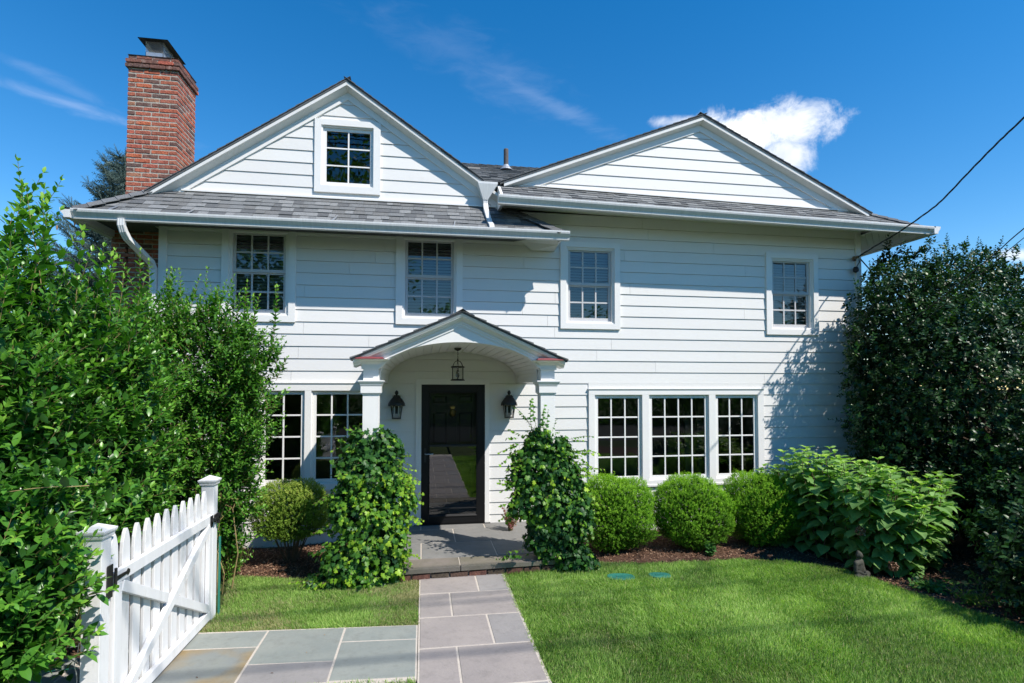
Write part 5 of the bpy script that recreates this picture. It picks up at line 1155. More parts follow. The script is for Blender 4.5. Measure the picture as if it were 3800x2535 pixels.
# ------------------------------------------------------------------ boxwoods
def shell_points(rg, blobs, n, jitter=.10, amp=1.0):
    """points on the outer skin of a union of ellipsoids, with outward normals"""
    area = np.array([b[3] * b[4] + b[4] * b[5] + b[3] * b[5] for b in blobs]); k = rg.choice(len(blobs), n, p=area / area.sum()); B = np.array(blobs)[k]; u = nrm(rg.normal(size=(n, 3)))
    lump = 1 + amp * (.10 * np.sin(u[:, 0] * 4 + B[:, 0]) * np.cos(u[:, 2] * 5 + B[:, 1]) + .06 * np.sin(u[:, 1] * 8 + u[:, 2] * 7) + .05 * np.sin(u[:, 0] * 15 + u[:, 2] * 11))
    d = 1 - np.abs(rg.normal(size=n)) * jitter; P_ = B[:, :3] + u * B[:, 3:6] * (lump * d)[:, None]; nn = nrm(u / B[:, 3:6]); ok = np.ones(n, bool)
    for i, b in enumerate(blobs):
        q = (((P_ - np.array(b[:3])) / np.array(b[3:6])) ** 2).sum(1); ok &= (k == i) | (q > .72)
    ok &= P_[:, 2] > -.05
    return P_[ok], nn[ok], d[ok]
def boxwood(c, r, zc, rz_, n, seed, label, m='box', base=None, gaps=0.0, lean=0, power=2.6, square=0.0):
    global rng
    rg = np.random.default_rng(seed); root = thing('boxwood', label, 'shrub', (c[0], c[1], -.06), 'clipped boxwoods along the house wall')
    wood = MB(); base = base or c
    for i in range(26):
        a = rg.uniform(0, 2 * math.pi); d = rg.uniform(.3, .95); e = np.array([c[0] + math.cos(a) * r[0] * d * .9, c[1] + math.sin(a) * r[1] * d * .9, zc + rg.uniform(-.4, .7) * rz_]); b = np.array([base[0] + math.cos(a) * .05, base[1] + math.sin(a) * .05, -.07]); mid_ = (b + e) / 2 + np.array([math.cos(a) * .04, math.sin(a) * .04, -.05]); wood.tube([b, mid_, e], [.010, .006, .002], 4, cap=False)
    wood.build('stems', M['wood'], root, kind='stuff')
    # sprigs on a lumpy rounded shell
    u = nrm(rg.normal(size=(n, 3))); ph = rg.uniform(0, 6.28, 6); lump = 1 + .075 * np.sin(u[:, 0] * 5 + ph[0]) * np.cos(u[:, 2] * 4 + ph[1]) + .05 * np.sin(u[:, 1] * 9 + ph[2] + u[:, 2] * 6) + .045 * np.sin(u[:, 0] * 13 + ph[3]) * np.sin(u[:, 2] * 11) + .07 * (rg.random(n) < .035)
    sq = (np.abs(u) ** power).sum(1) ** (-1 / power); depth = 1 - np.abs(rg.normal(size=n)) * .10; P0 = u * (sq * lump * depth)[:, None] * np.array([r[0], r[1], rz_])[None] + np.array([c[0] + 0, c[1], zc]); P0[:, 0] += lean * (P0[:, 2] - zc)
    keep = np.ones(n, bool)
    if gaps: keep = (np.sin(u[:, 0] * 6 + ph[4]) * np.sin(u[:, 1] * 5) * .5 + .5 + .25 * rg.normal(size=n) > gaps * (1.0 - .75 * (u[:, 2] > .25))) | (rg.random(n) < .25)
    P0, u2 = P0[keep], u[keep]; N = len(P0); K = 9; fo = Foliage()
    ax = nrm(u2 * .8 + np.array([0, 0, .75]) + rg.normal(size=(N, 3)) * .3); side_ = nrm(np.cross(ax, rg.normal(size=(N, 3))))
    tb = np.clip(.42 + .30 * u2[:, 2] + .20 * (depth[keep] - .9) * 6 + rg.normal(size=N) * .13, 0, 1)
    for k in range(K):
        s_ = side_ * (1 if k % 2 else -1); 
        if (k // 2) % 2: s_ = np.cross(ax, s_)
        fo.add(P0 + ax * (k * .0055), nrm(ax * .55 + s_ + rg.normal(size=(N, 3)) * .15), nrm(ax + rg.normal(size=(N, 3)) * .35), rg.uniform(.013, .020, N) * (1.0 if k < K - 1 else .8), tb + k * .025)
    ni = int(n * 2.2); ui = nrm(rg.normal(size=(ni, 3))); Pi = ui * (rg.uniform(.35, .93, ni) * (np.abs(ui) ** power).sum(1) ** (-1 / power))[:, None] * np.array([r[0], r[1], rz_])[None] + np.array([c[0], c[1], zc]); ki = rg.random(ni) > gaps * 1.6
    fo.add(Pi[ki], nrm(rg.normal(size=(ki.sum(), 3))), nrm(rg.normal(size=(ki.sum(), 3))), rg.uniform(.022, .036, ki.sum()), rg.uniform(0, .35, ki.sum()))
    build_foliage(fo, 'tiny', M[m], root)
    return root
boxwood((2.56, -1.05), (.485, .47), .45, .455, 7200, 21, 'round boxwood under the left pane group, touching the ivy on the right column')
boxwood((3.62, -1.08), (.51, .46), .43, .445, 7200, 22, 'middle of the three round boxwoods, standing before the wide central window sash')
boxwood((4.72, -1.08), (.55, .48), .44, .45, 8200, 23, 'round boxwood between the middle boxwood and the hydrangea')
boxwood((-1.60, -.95), (.41, .37), .60, .33, 5600, 24, 'sparse yellowish boxwood with bare stems left of the portico', m='boxdry', gaps=.24, power=3.2)

# ------------------------------------------------------------------ ivy on the two columns
def ivy(c, prof, n, seed, label, tendrils, single=300, bright=None):
    rg = np.random.default_rng(seed); root = thing('ivy', label, 'climbing ivy', (c[0], c[1], .12), 'ivy climbing the portico columns'); fo = Foliage(); wood = MB()
    zs = np.array([0, 1.0, 1.7]); rs = np.array([.2, .2, .1]); xs = np.zeros(3); ysq = np.zeros(3)
    P0, N0, dd0 = shell_points(rg, prof, n, .16, 1.7); n = len(P0); out = N0
    D_ = nrm(np.array([0, 0, -1.0]) * .85 + out * .30 + rg.normal(size=(n, 3)) * .42); U_ = nrm(out + np.array([0, 0, .45]) + rg.normal(size=(n, 3)) * .42)
    for i in rg.choice(n, 110, replace=False):
        if P0[i][1] < -1.5 or abs(N0[i][0]) > .5: tendrils = tendrils + [(P0[i] - N0[i] * .05, N0[i] * .9 + rg.normal(size=3) * .35 + [0, 0, -.25], rg.uniform(.08, .24), rg.uniform(.3, .6))]
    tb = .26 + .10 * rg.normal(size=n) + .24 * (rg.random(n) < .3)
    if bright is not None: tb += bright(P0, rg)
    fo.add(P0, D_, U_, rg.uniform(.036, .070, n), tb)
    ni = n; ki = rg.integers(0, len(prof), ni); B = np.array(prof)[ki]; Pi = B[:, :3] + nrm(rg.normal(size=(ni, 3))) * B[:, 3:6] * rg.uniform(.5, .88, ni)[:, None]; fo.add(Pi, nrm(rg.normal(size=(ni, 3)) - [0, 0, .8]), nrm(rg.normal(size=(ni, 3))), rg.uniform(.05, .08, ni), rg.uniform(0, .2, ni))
    for (p, d, L_, tt) in tendrils:
        d = np.array(d, float); q = np.array(p, float); pts = [q.copy()]; k = int(L_ / .035); dd = nrm(d)
        for i in range(k):
            dd = nrm(dd + np.array([0, 0, -.06 if tt > .3 else .03]) + rg.normal(size=3) * .10); q = q + dd * .035; pts.append(q.copy())
            s_ = nrm(np.cross(dd, [0, 0, 1.0])) * (1 if i % 2 else -1)
            fo.add(q, nrm(s_ + np.array([0, -.2, -.6]) + dd * .4 + rg.normal(size=3) * .25), nrm(np.array([0, -.7, .6]) + rg.normal(size=3) * .3), rg.uniform(.035, .062) * (1 - .35 * i / k), tt + .25 * i / k + rg.normal() * .06)
        wood.tube(pts, .0022, 3, cap=False)
    for i in range(10):
        a_ = rg.uniform(0, 6.28); pts = []
        for zv in np.linspace(zs[0], zs[-1] * .9, 12): rv = np.interp(zv, zs, rs) * .55; pts.append((c[0] + np.interp(zv, zs, xs) + rv * math.cos(a_ + zv), c[1] + np.interp(zv, zs, ysq) + rv * math.sin(a_ + zv), zv))
        wood.tube(pts, .005, 4, cap=False)
    wood.build('stems', M['wood'], root, kind='stuff'); build_foliage(fo, 'ivy', M['ivy'], root, single=single, sname='ivy_leaf'); return root
def brL(P_, rg): # lighter yellow-green tint low down, mostly to the right
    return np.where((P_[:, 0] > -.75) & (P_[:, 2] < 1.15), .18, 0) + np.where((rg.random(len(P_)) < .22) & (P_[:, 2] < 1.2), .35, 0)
rg0 = np.random.default_rng(77); tl = []
for i in range(34):
    z = rg0.uniform(.15, 1.35); tl.append(((-.25 + rg0.uniform(-.08, .08) - .08 * abs(z - .8), -1.9 + rg0.uniform(-.15, .12), z), (1, rg0.uniform(-.4, .2), rg0.uniform(-.5, .15)), rg0.uniform(.10, .30), .62))
for i in range(12):
    z = rg0.uniform(.3, 1.1); tl.append(((-.92 + rg0.uniform(-.05, .1), -1.85, z), (-1, -.3, rg0.uniform(-.2, .2)), rg0.uniform(.08, .26), .55))
for i in range(9): tl.append(((-1.0 + rg0.uniform(-.1, .3), -2.0, .08), (-1 + rg0.uniform(-.3, .5), -.5, -.02), rg0.uniform(.15, .35), .6))
for i in range(6): tl.append(((-.6 + rg0.uniform(-.2, .2), -1.85, 1.58), (rg0.uniform(-.7, .7), -.3, .8), rg0.uniform(.08, .18), .45))
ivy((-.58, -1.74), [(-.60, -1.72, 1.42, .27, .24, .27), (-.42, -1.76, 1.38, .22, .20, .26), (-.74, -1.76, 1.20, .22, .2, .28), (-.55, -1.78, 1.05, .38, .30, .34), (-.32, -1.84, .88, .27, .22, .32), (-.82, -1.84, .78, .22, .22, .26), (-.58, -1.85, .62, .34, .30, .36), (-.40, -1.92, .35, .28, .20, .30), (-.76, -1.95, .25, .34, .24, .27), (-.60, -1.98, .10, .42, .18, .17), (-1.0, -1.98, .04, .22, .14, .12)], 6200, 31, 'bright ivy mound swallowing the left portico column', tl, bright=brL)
tr_ = []
for i in range(22):
    z = rg0.uniform(.7, 1.55); tr_.append(((1.08 + rg0.uniform(-.05, .12), -1.9, z), (-1, -.2, rg0.uniform(-.45, .3)), rg0.uniform(.10, .28), .50))
for i in range(26):
    z = rg0.uniform(.5, 1.5); tr_.append(((1.82 + rg0.uniform(-.12, .06), -1.85 + rg0.uniform(-.15, .15), z), (1, rg0.uniform(-.3, .3), rg0.uniform(-.3, .25)), rg0.uniform(.12, .42), .58))
tr_ += [((1.30 + .03 * k, -1.86, 1.50 + .03 * k), (-.25 + .1 * k, -.1, 1), .50 - .06 * k, .34) for k in range(5)] + [((1.25, -1.86, 1.62), (-.15, -.1, 1), .46, .36), ((1.28, -1.86, 1.60), (-.35, -.1, .9), .34, .38), ((1.22, -1.85, 1.5), (-.7, -.1, .5), .30, .42), ((1.5, -1.85, 1.60), (.2, -.1, 1), .14, .4), ((1.7, -1.85, 1.5), (.9, -.1, .4), .30, .45), ((1.1, -1.98, .22), (-1, -.1, .15), .30, .40), ((1.15, -1.98, .28), (-1, -.15, .1), .22, .45), ((1.12, -1.95, .20), (-1, -.25, .2), .26, .35)]
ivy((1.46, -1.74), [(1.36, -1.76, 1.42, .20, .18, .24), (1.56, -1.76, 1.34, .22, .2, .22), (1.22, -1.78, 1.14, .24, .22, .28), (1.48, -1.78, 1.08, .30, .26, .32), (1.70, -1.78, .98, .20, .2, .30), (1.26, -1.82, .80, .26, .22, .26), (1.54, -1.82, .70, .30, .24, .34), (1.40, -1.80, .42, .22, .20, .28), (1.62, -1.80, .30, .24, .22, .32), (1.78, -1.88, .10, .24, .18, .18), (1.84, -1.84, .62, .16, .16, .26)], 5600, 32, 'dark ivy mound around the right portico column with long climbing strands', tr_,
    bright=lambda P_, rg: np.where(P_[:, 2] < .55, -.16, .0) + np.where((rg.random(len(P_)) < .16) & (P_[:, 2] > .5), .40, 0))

# ------------------------------------------------------------------ hydrangea
hy = thing('hydrangea', 'broad-leaved hydrangea bush out of bloom at the right corner of the house', 'shrub', (5.7, -2.2, -.05)); fo = Foliage(); wood = MB(); rg = np.random.default_rng(41)
def hyd_top(x, y):
    # dome heights from left to right and front to back
    h1 = 1.30 * math.sqrt(max(0, 1 - ((x - 5.15) / .95) ** 2 * .55 - ((y + 1.75) / 1.15) ** 2 * .6)); h2 = 1.06 * math.sqrt(max(0, 1 - ((x - 6.0) / 1.05) ** 2 * .75 - ((y + 2.2) / 1.15) ** 2 * .6)); return max(h1, h2)
def hyd_ok(x, y): return y > -2.06 - .66 * (x - 4.35) and y > -3.3 and x < 7.02 + 1.09 * (y + 1.8) and x < 6.9
cnt = 0
for _ in range(900):
    if cnt >= 185: break
    x, y = rg.uniform(4.35, 7.0), rg.uniform(-3.35, -.75)
    if not hyd_ok(x, y) or x < 4.86 - .25 * (y + 1.8): continue
    h = hyd_top(x, y) * rg.uniform(.80, 1.03)
    if h < .22: continue
    edge = max(0, (-2.02 - .62 * (x - 4.35)) - y + .45)
    cnt += 1; bx_, by_ = 5.6 + (x - 5.6) * .75, -1.9 + (y + 1.9) * .70; p = np.array([bx_, by_, -.06]); e = np.array([x, y, h]); n_ = max(4, int(h / .085)); pts = [p + (e - p) * i / n_ + np.array([rg.normal() * .008, rg.normal() * .008, 0]) for i in range(n_ + 1)]; wood.tube(pts, [.007 - .004 * i / n_ for i in range(n_ + 1)], 4, cap=False)
    a = rg.uniform(0, 3.14); tone = rg.normal() * .07
    for i in range(n_):
        if (n_ - i) > 12: continue
        f = i / n_; q = pts[i + 1]
        sz = (.175 if i < n_ - 2 else (.135 if i < n_ - 1 else .085)) * rg.uniform(.85, 1.15); a += math.pi / 2 + rg.normal() * .15
        for s_ in (0, math.pi):
            if rg.random() < .06: continue
            ld = np.array([math.cos(a + s_), math.sin(a + s_), (-.22 - .12 * rg.random()) if i < n_ - 2 else .55]); up = np.array([-ld[0] * .25, -ld[1] * .25, 1.0]) + rg.normal(size=3) * .14
            fo.add(q + nrm(ld) * .02, nrm(ld), nrm(up), sz, .36 + tone + .10 * rg.normal() + (.40 if i >= n_ - 1 else (.12 if i >= n_ - 2 else 0)))
    for k in range(3): b_ = rg.uniform(0, 6.28); fo.add(e, nrm([math.cos(b_), math.sin(b_), 1.4]), nrm([-math.cos(b_), -math.sin(b_), .6]), .045, .95)
wood.build('stems', M['wood'], hy, kind='stuff'); build_foliage(fo, 'hyd', M['hyd'], hy, single=300, sname='hydrangea_leaf', smooth=True)
for (x, y, z, r_) in ((5.30, -2.42, .42, .085), (5.18, -2.72, .12, .045), (5.02, -2.45, .45, .05)):
    f2_ = Foliage(); n_ = 220; u = nrm(rg.normal(size=(n_, 3))); f2_.add(np.array([x, y, z]) + u * r_ * rg.uniform(.6, 1, (n_, 1)), nrm(u + rg.normal(size=(n_, 3)) * .6), u, rg.uniform(.014, .022, n_), rg.random(n_)); V, F, t = leaves('tiny', *[a for a in f2_.arrays()][:3], f2_.arrays()[3], f2_.arrays()[4], width=np.full(n_, 1.6)); link('dry_flower_head', fastmesh('dry_flower_head', V, F, M['chip'], t), hy)

# ------------------------------------------------------------------ statue
mb = MB()
def ell(mb, c, r, n=12, m_=8):
    b = len(mb.v); 
    for i in range(m_ + 1):
        for k in range(n): t, p = math.pi * i / m_, 2 * math.pi * k / n; mb.v.append((c[0] + r[0] * math.sin(t) * math.cos(p), c[1] + r[1] * math.sin(t) * math.sin(p), c[2] + r[2] * math.cos(t)))
    for i in range(m_):
        for k in range(n): mb.f.append((b + i * n + k, b + (i + 1) * n + k, b + (i + 1) * n + (k + 1) % n, b + i * n + (k + 1) % n))
def cap_(mb, p, q, r0, r1, n=6):
    for i in range(n + 1): t = i / n; r_ = r0 + (r1 - r0) * t; ell(mb, [p[j] + (q[j] - p[j]) * t for j in range(3)], (r_, r_, r_), 10, 6)
S0 = (0, 0, 0)
ell(mb, (0, 0, .10), (.062, .045, .075)); ell(mb, (0, 0, .155), (.070, .040, .035)); cap_(mb, (0, 0, .18), (0, -.004, .205), .022, .022, 2)
ell(mb, (0, -.006, .232), (.031, .034, .038)); ell(mb, (0, .002, .265), (.016, .016, .012)); ell(mb, (-.031, 0, .228), (.005, .008, .016)); ell(mb, (.031, 0, .228), (.005, .008, .016)); ell(mb, (0, -.040, .228), (.005, .006, .009)); ell(mb, (0, -.034, .214), (.010, .006, .004))
ell(mb, (-.012, -.034, .236), (.008, .005, .003)); ell(mb, (.012, -.034, .236), (.008, .005, .003))
for s_ in (-1, 1): cap_(mb, (s_ * .066, 0, .160), (s_ * .085, -.01, .085), .022, .018); cap_(mb, (s_ * .085, -.01, .085), (s_ * .02, -.062, .060), .018, .013); cap_(mb, (s_ * .03, -.01, .035), (s_ * .118, -.035, .030), .040, .030); cap_(mb, (s_ * .118, -.035, .030), (-s_ * .035, -.075, .025), .028, .020)
ell(mb, (0, -.068, .062), (.022, .014, .010)); ell(mb, (0, 0, .008), (.13, .075, .014))
me = mb.mesh('garden_statue', M['stone']); stt = link('garden_statue', me, None, Matrix.Translation((4.90, -2.55, -.05)) @ Matrix.Rotation(R(28), 4, 'Z') @ Matrix.Scale(1.12, 4), label='small weathered stone figure sitting cross-legged under the hydrangea', category='statue')
rm = stt.modifiers.new('remesh', 'REMESH'); rm.mode = 'VOXEL'; rm.voxel_size = .005; rm.use_smooth_shade = True

# ------------------------------------------------------------------ little bedding plants
def small_plant(x, y, z, r_, h, n, m, label, cat, seed, sz=.03, kind='tiny', name='bedding_plant', wd=1.0):
    rg = np.random.default_rng(seed); root = thing(name, label, cat, (x, y, z)); fo = Foliage(); wood = MB()
    for i in range(n):
        a = rg.uniform(0, 6.28); e = np.array([x + math.cos(a) * r_ * rg.random() ** .5, y + math.sin(a) * r_ * rg.random() ** .5, z + h * rg.uniform(.4, 1)]); p = np.array([x + rg.normal() * .02, y + rg.normal() * .02, z]); wood.tube([p, (p + e) / 2 + np.array([0, 0, .02]), e], .002, 3, cap=False)
        for k in range(7): t = .3 + .7 * k / 6; q = p + (e - p) * t; fo.add(q, nrm(rg.normal(size=3) + [0, 0, .4]), nrm(rg.normal(size=3) * .5 + [0, 0, 1]), sz * rg.uniform(.6, 1.2), .2 + .7 * rg.random())
    wood.build('stems', M['wood2'], root, kind='stuff'); build_foliage(fo, kind, M[m], root); return root
small_plant(1.22, -.50, .12, .13, .34, 90, 'pink', 'little pinkish flowering plant against the wall, behind the right ivy', 'flowering plant', 51, .034)
small_plant(3.66, -1.52, -.05, .07, .16, 14, 'weed', 'small vine seedling in the mulch below the middle boxwood', 'weed', 52, .06, 'ivy', 'vine_seedling')
small_plant(5.30, -3.05, -.05, .22, .12, 45, 'weed', 'low leafy weeds at the front foot of the hydrangea', 'weed', 53, .05, 'ivy', 'weed_patch')
small_plant(5.38, -3.40, -.05, .26, .14, 60, 'boxdry', 'straggly pale weeds between the lawn edge and the holly', 'weed', 54, .035, 'privet', 'weed_patch')
small_plant(-2.12, -1.55, -.05, .26, .55, 160, 'privet_far', 'small young privet bush at the bed edge behind the gate', 'shrub', 55, .035, 'privet', 'privet_bush')

# ------------------------------------------------------------------ holly
HB = [(8.75, -.35, 2.35, 1.95, 1.25, 2.10), (9.9, .3, 2.2, 2.2, 1.5, 2.05), (8.1, -1.3, 1.75, 1.70, 1.25, 1.80), (8.5, -2.4, 1.0, 1.55, 1.2, 1.15), (7.75, -3.0, .75, 1.35, 1.0, .90), (6.70, -3.95, .42, 1.48, 1.0, .80), (7.60, -.75, 2.35, 1.20, .62, 1.75), (7.45, -1.0, .9, .95, .7, 1.0)]
rg = np.random.default_rng(61); P_, N_, d_ = shell_points(rg, HB, 21000); P_ = P_; k = (P_[:, 0] > 7.32) | (P_[:, 1] < -.10); P_, N_, d_ = P_[k], N_[k], d_[k]
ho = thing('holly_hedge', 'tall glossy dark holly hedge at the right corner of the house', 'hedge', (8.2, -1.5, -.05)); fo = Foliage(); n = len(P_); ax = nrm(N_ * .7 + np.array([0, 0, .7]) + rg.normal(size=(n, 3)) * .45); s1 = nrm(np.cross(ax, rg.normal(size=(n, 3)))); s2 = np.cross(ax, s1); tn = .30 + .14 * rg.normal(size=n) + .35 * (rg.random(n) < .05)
L_ = rg.uniform(.05, .11, n)
for kk in range(7):
    ang = kk * 2.4 + rg.uniform(0, .5, n); sd_ = s1 * np.cos(ang)[:, None] + s2 * np.sin(ang)[:, None]
    fo.add(P_ + ax * (L_ * kk / 6)[:, None], nrm(sd_ + ax * (.35 + .1 * kk) + rg.normal(size=(n, 3)) * .15), nrm(ax - sd_ * .3 + rg.normal(size=(n, 3)) * .2), rg.uniform(.046, .074, n) * (1 if kk < 6 else .75), tn + .03 * kk)
# shoots that break the outline on top
wood = MB(); sd2 = np.nonzero((N_[:, 2] > -.4))[0]
for i in rg.choice(sd2, 420, replace=False): shoot(fo, wood, P_[i], N_[i] + [0, 0, .35], rg.uniform(.12, .34), .030, .055, (0, 0, .2), .3, .55, skip=.05)
top = np.nonzero((P_[:, 2] > 3.2) & (N_[:, 2] > .35))[0]
for i in rg.choice(top, min(150, len(top)), replace=False):
    shoot(fo, wood, P_[i], N_[i] * .4 + [0, 0, 1], rg.uniform(.12, .38), .030, .050, (0, 0, .3), .3, .6, droop=.0, skip=.05)
for b in HB[:6]:
    wood.tube([(b[0], b[1], -.1), (b[0] + .1, b[1], b[2] * .6), (b[0], b[1] + .1, b[2] + b[5] * .5)], [.06, .045, .02], 6)
    for i in range(26): u = nrm(rg.normal(size=3)); e = np.array(b[:3]) + u * np.array(b[3:6]) * .85; s_ = np.array([b[0], b[1], max(.2, b[2] * rg.uniform(.3, 1))]); wood.tube([s_, (s_ + e) / 2 + [0, 0, .1], e], [.016, .010, .004], 4, cap=False)
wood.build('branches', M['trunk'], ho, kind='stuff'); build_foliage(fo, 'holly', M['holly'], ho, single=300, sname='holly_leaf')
core = MB()
for b in HB: ell(core, b[:3], [v * .74 for v in b[3:6]], 16, 10)
# inner leaves fill the middle, its shade painted in as a darker tint
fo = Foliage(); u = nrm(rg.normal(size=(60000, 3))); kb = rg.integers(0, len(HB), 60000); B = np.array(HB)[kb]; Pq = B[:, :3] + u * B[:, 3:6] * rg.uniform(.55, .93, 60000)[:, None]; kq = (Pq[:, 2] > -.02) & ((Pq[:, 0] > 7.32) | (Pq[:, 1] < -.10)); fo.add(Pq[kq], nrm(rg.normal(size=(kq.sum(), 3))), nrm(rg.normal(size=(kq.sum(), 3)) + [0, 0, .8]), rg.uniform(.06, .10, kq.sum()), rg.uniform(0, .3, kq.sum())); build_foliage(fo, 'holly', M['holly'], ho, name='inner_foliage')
# dark vine reaching under the eave beside the corner
vn = thing('climbing_vine', 'leafy dark vine reaching under the right eave by the cable fixing', 'vine', (7.35, -.1, 3.6)); fo = Foliage(); wood = MB(); rg = np.random.default_rng(67)
for p, d, L2 in (((7.36, -.18, 3.9), (.6, -.1, .7), .9), ((7.40, -.20, 4.0), (.9, -.1, .6), 1.0), ((7.5, -.2, 4.1), (.5, -.1, .8), .5), ((7.35, -.15, 3.7), (.1, -.05, 1), .55), ((7.3, -.15, 3.4), (-.15, -.1, 1), .5), ((7.36, -.15, 3.5), (.3, -.1, 1), .6), ((7.9, -.25, 4.2), (.6, 0, .6), .5), ((7.3, -.2, 3.2), (.2, -.1, 1), .6)):
    for r_ in range(3): shoot(fo, wood, np.array(p) + rg.normal(size=3) * .05, np.array(d) + rg.normal(size=3) * .2, L2 * rg.uniform(.6, 1.0), .045, .085, (.0, 0, .1), .10, .35, droop=.3, r=.004)
wood.build('stems', M['trunk'], vn, kind='stuff'); build_foliage(fo, 'holly', M['holly'], vn)

# ------------------------------------------------------------------ privet hedges on the left
def privet(name, label, blobs, nshoot, seed, ls, mat_, single, tall, stems, clip=None, loc=(0, 0, 0), lens=(.22, .50), spc=.030, upw=.8, inner=9000, gaps=0.0):
    global rng
    save = rng; rng = np.random.default_rng(seed); rg = rng; root = thing(name, label, 'hedge', loc, 'privet hedge plants left of the house'); fo = Foliage(); wood = MB()
    P_, N_, d_ = shell_points(rg, blobs, nshoot * 2, .20, 1.9)
    if clip is not None: k = clip(P_); P_, N_, d_ = P_[k], N_[k], d_[k]
    for i in range(min(nshoot, len(P_))):
        L2 = rg.uniform(*lens); ax = nrm(N_[i] * .55 + np.array([0, 0, upw]) + rg.normal(size=3) * .25); p = P_[i] - ax * L2 * .55
        shoot(fo, wood if i % 3 else None, p, ax, L2, spc, ls * rg.uniform(.8, 1.15), np.array([N_[i][0] * .3, N_[i][1] * .3, .25]), .12 + .26 * rg.random(), .70 + .2 * rg.random(), skip=.10, r=.0032)
    for (p, d, L2) in tall:
        for r_ in range(2): shoot(fo, wood, np.array(p) + rg.normal(size=3) * np.array([.07, .07, .03]), np.array(d) + rg.normal(size=3) * .10, L2 * rg.uniform(.75, 1.05), spc * 1.15, ls * 1.1, (0, 0, .25), .35, .95, skip=.04, r=.004)
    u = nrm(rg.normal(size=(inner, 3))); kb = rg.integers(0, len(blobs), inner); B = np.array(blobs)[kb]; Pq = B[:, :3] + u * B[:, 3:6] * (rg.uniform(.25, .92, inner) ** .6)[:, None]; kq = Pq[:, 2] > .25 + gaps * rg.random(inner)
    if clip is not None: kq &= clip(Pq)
    fo.add(Pq[kq], nrm(rg.normal(size=(kq.sum(), 3)) + [0, 0, .2]), nrm(rg.normal(size=(kq.sum(), 3)) * .6 + [0, 0, 1]), rg.uniform(.75, 1.1, kq.sum()) * ls, rg.uniform(.0, .35, kq.sum()))  # interior leaves: hedge shade put into their colour by a darker tint
    for i in range(stems):
        b = blobs[rg.integers(0, len(blobs))]; x, y = b[0] + rg.uniform(-.6, .6) * b[3], b[1] + rg.uniform(-.6, .6) * b[4]; p = np.array([x, y, -.08]); e = np.array([x * .5 + b[0] * .5 + rg.normal() * .12, y * .5 + b[1] * .5 + rg.normal() * .12, b[2] + rg.uniform(.0, .75) * b[5]])
        pts = [p + (e - p) * t + np.array([rg.normal() * .03, rg.normal() * .03, 0]) * (0 < t < 1) for t in np.linspace(0, 1, 7)]; r0 = rg.uniform(.005, .013); wood.tube(pts, [r0 * (1 - .7 * t) for t in np.linspace(0, 1, 7)], 5, cap=False)
        for j in range(4): q = pts[rg.integers(2, 5)]; wood.tube([q, q + np.array([rg.normal() * .06, rg.normal() * .06, .12]), q + np.array([rg.normal() * .10, rg.normal() * .10, .26])], [.005, .004, .002], 4, cap=False)
    wood.build('stems', M['wood2'], root, kind='stuff'); build_foliage(fo, 'privet', M[mat_], root, single=single, sname='privet_leaf', clip=(lambda q: (q[:, 1] < -.04) | (q[:, 0] < -3.62))); rng = save; return root
rg0 = np.random.default_rng(5)
t1_ = [((-3.1 + .10 * i, -3.55 - .1 * (i % 3), 3.08 - .07 * i), (.12, 0, 1), .80 - .035 * i) for i in range(10)] + [((-2.20 + .04 * (i % 4), -4.54 - .03 * (i % 5), .52 + .055 * i), (1, -.25, .10 + .25 * (i % 3)), .16 + .06 * (i % 4)) for i in range(15)] + [((-2.9, -4.0, 2.85), (.1, 0, 1), .55), ((-2.6, -4.4, 2.55), (.1, -.1, 1), .5), ((-2.45, -4.5, 2.4), (.2, 0, 1), .4)]
c1_ = lambda P_: (P_[:, 0] < -1.99) | (P_[:, 2] > 1.30) | (P_[:, 1] < -4.52)
privet('privet_hedge', 'tall bright green privet hedge filling the left edge, leaning over the near gate post',
       [(-3.1, -3.6, 1.9, .95, .85, 1.25), (-2.95, -4.3, 1.55, .90, .70, 1.25), (-2.75, -4.65, .95, .72, .40, .62), (-2.75, -3.1, 1.7, .62, .6, 1.15), (-2.50, -4.40, 1.25, .48, .36, .60), (-2.45, -4.72, .95, .42, .26, .50)],
       2300, 71, .084, 'privet', 300, t1_, 30, clip=c1_, loc=(-3.0, -3.9, -.05), inner=18000, spc=.046, lens=(.28, .60), upw=.55)
t2_ = [((-2.85 + .10 * i, -1.75 + .05 * (i % 3), 2.92 - .03 * i), (.05, 0, 1), .52 + .12 * (i % 2)) for i in range(12)] + [((-1.95, -1.75, 2.3 - .25 * i), (1, -.1, .75), .45) for i in range(7)] + [((-3.0, -1.8, 3.0), (-.1, 0, 1), .6)]
privet('privet_hedge', 'smaller-leaved privet bush with bare lower stems in front of the left window',
       [(-2.40, -1.75, 2.35, .80, .50, .62), (-2.40, -1.7, 1.50, .72, .48, .90), (-2.95, -1.9, 1.7, .75, .6, 1.2), (-2.5, -1.65, .75, .62, .42, .65)],
       3100, 72, .062, 'privet_far', 300, t2_, 46, loc=(-2.6, -1.75, -.05), lens=(.20, .42), spc=.036, inner=17000, gaps=.3, upw=.5)
privet('privet_hedge', 'dense privet hedge farther back, under the left eave and spruce',
       [(-4.6, -1.6, 1.7, 1.2, 1.2, 1.6), (-5.4, .2, 1.7, 1.6, 1.3, 1.75), (-4.3, -3.0, 1.5, .9, 1.0, 1.5), (-7.0, 1.5, 1.6, 1.6, 1.4, 1.7), (-5.6, -2.6, 1.5, 1.3, 1.3, 1.6)],
       1900, 73, .055, 'privet', 0, [((-4.0 - .35 * i, -2.2 + .3 * i, 2.7), (.1, 0, 1), .6) for i in range(5)], 24, loc=(-5.2, -1, -.05), lens=(.25, .55), spc=.036, inner=9000)

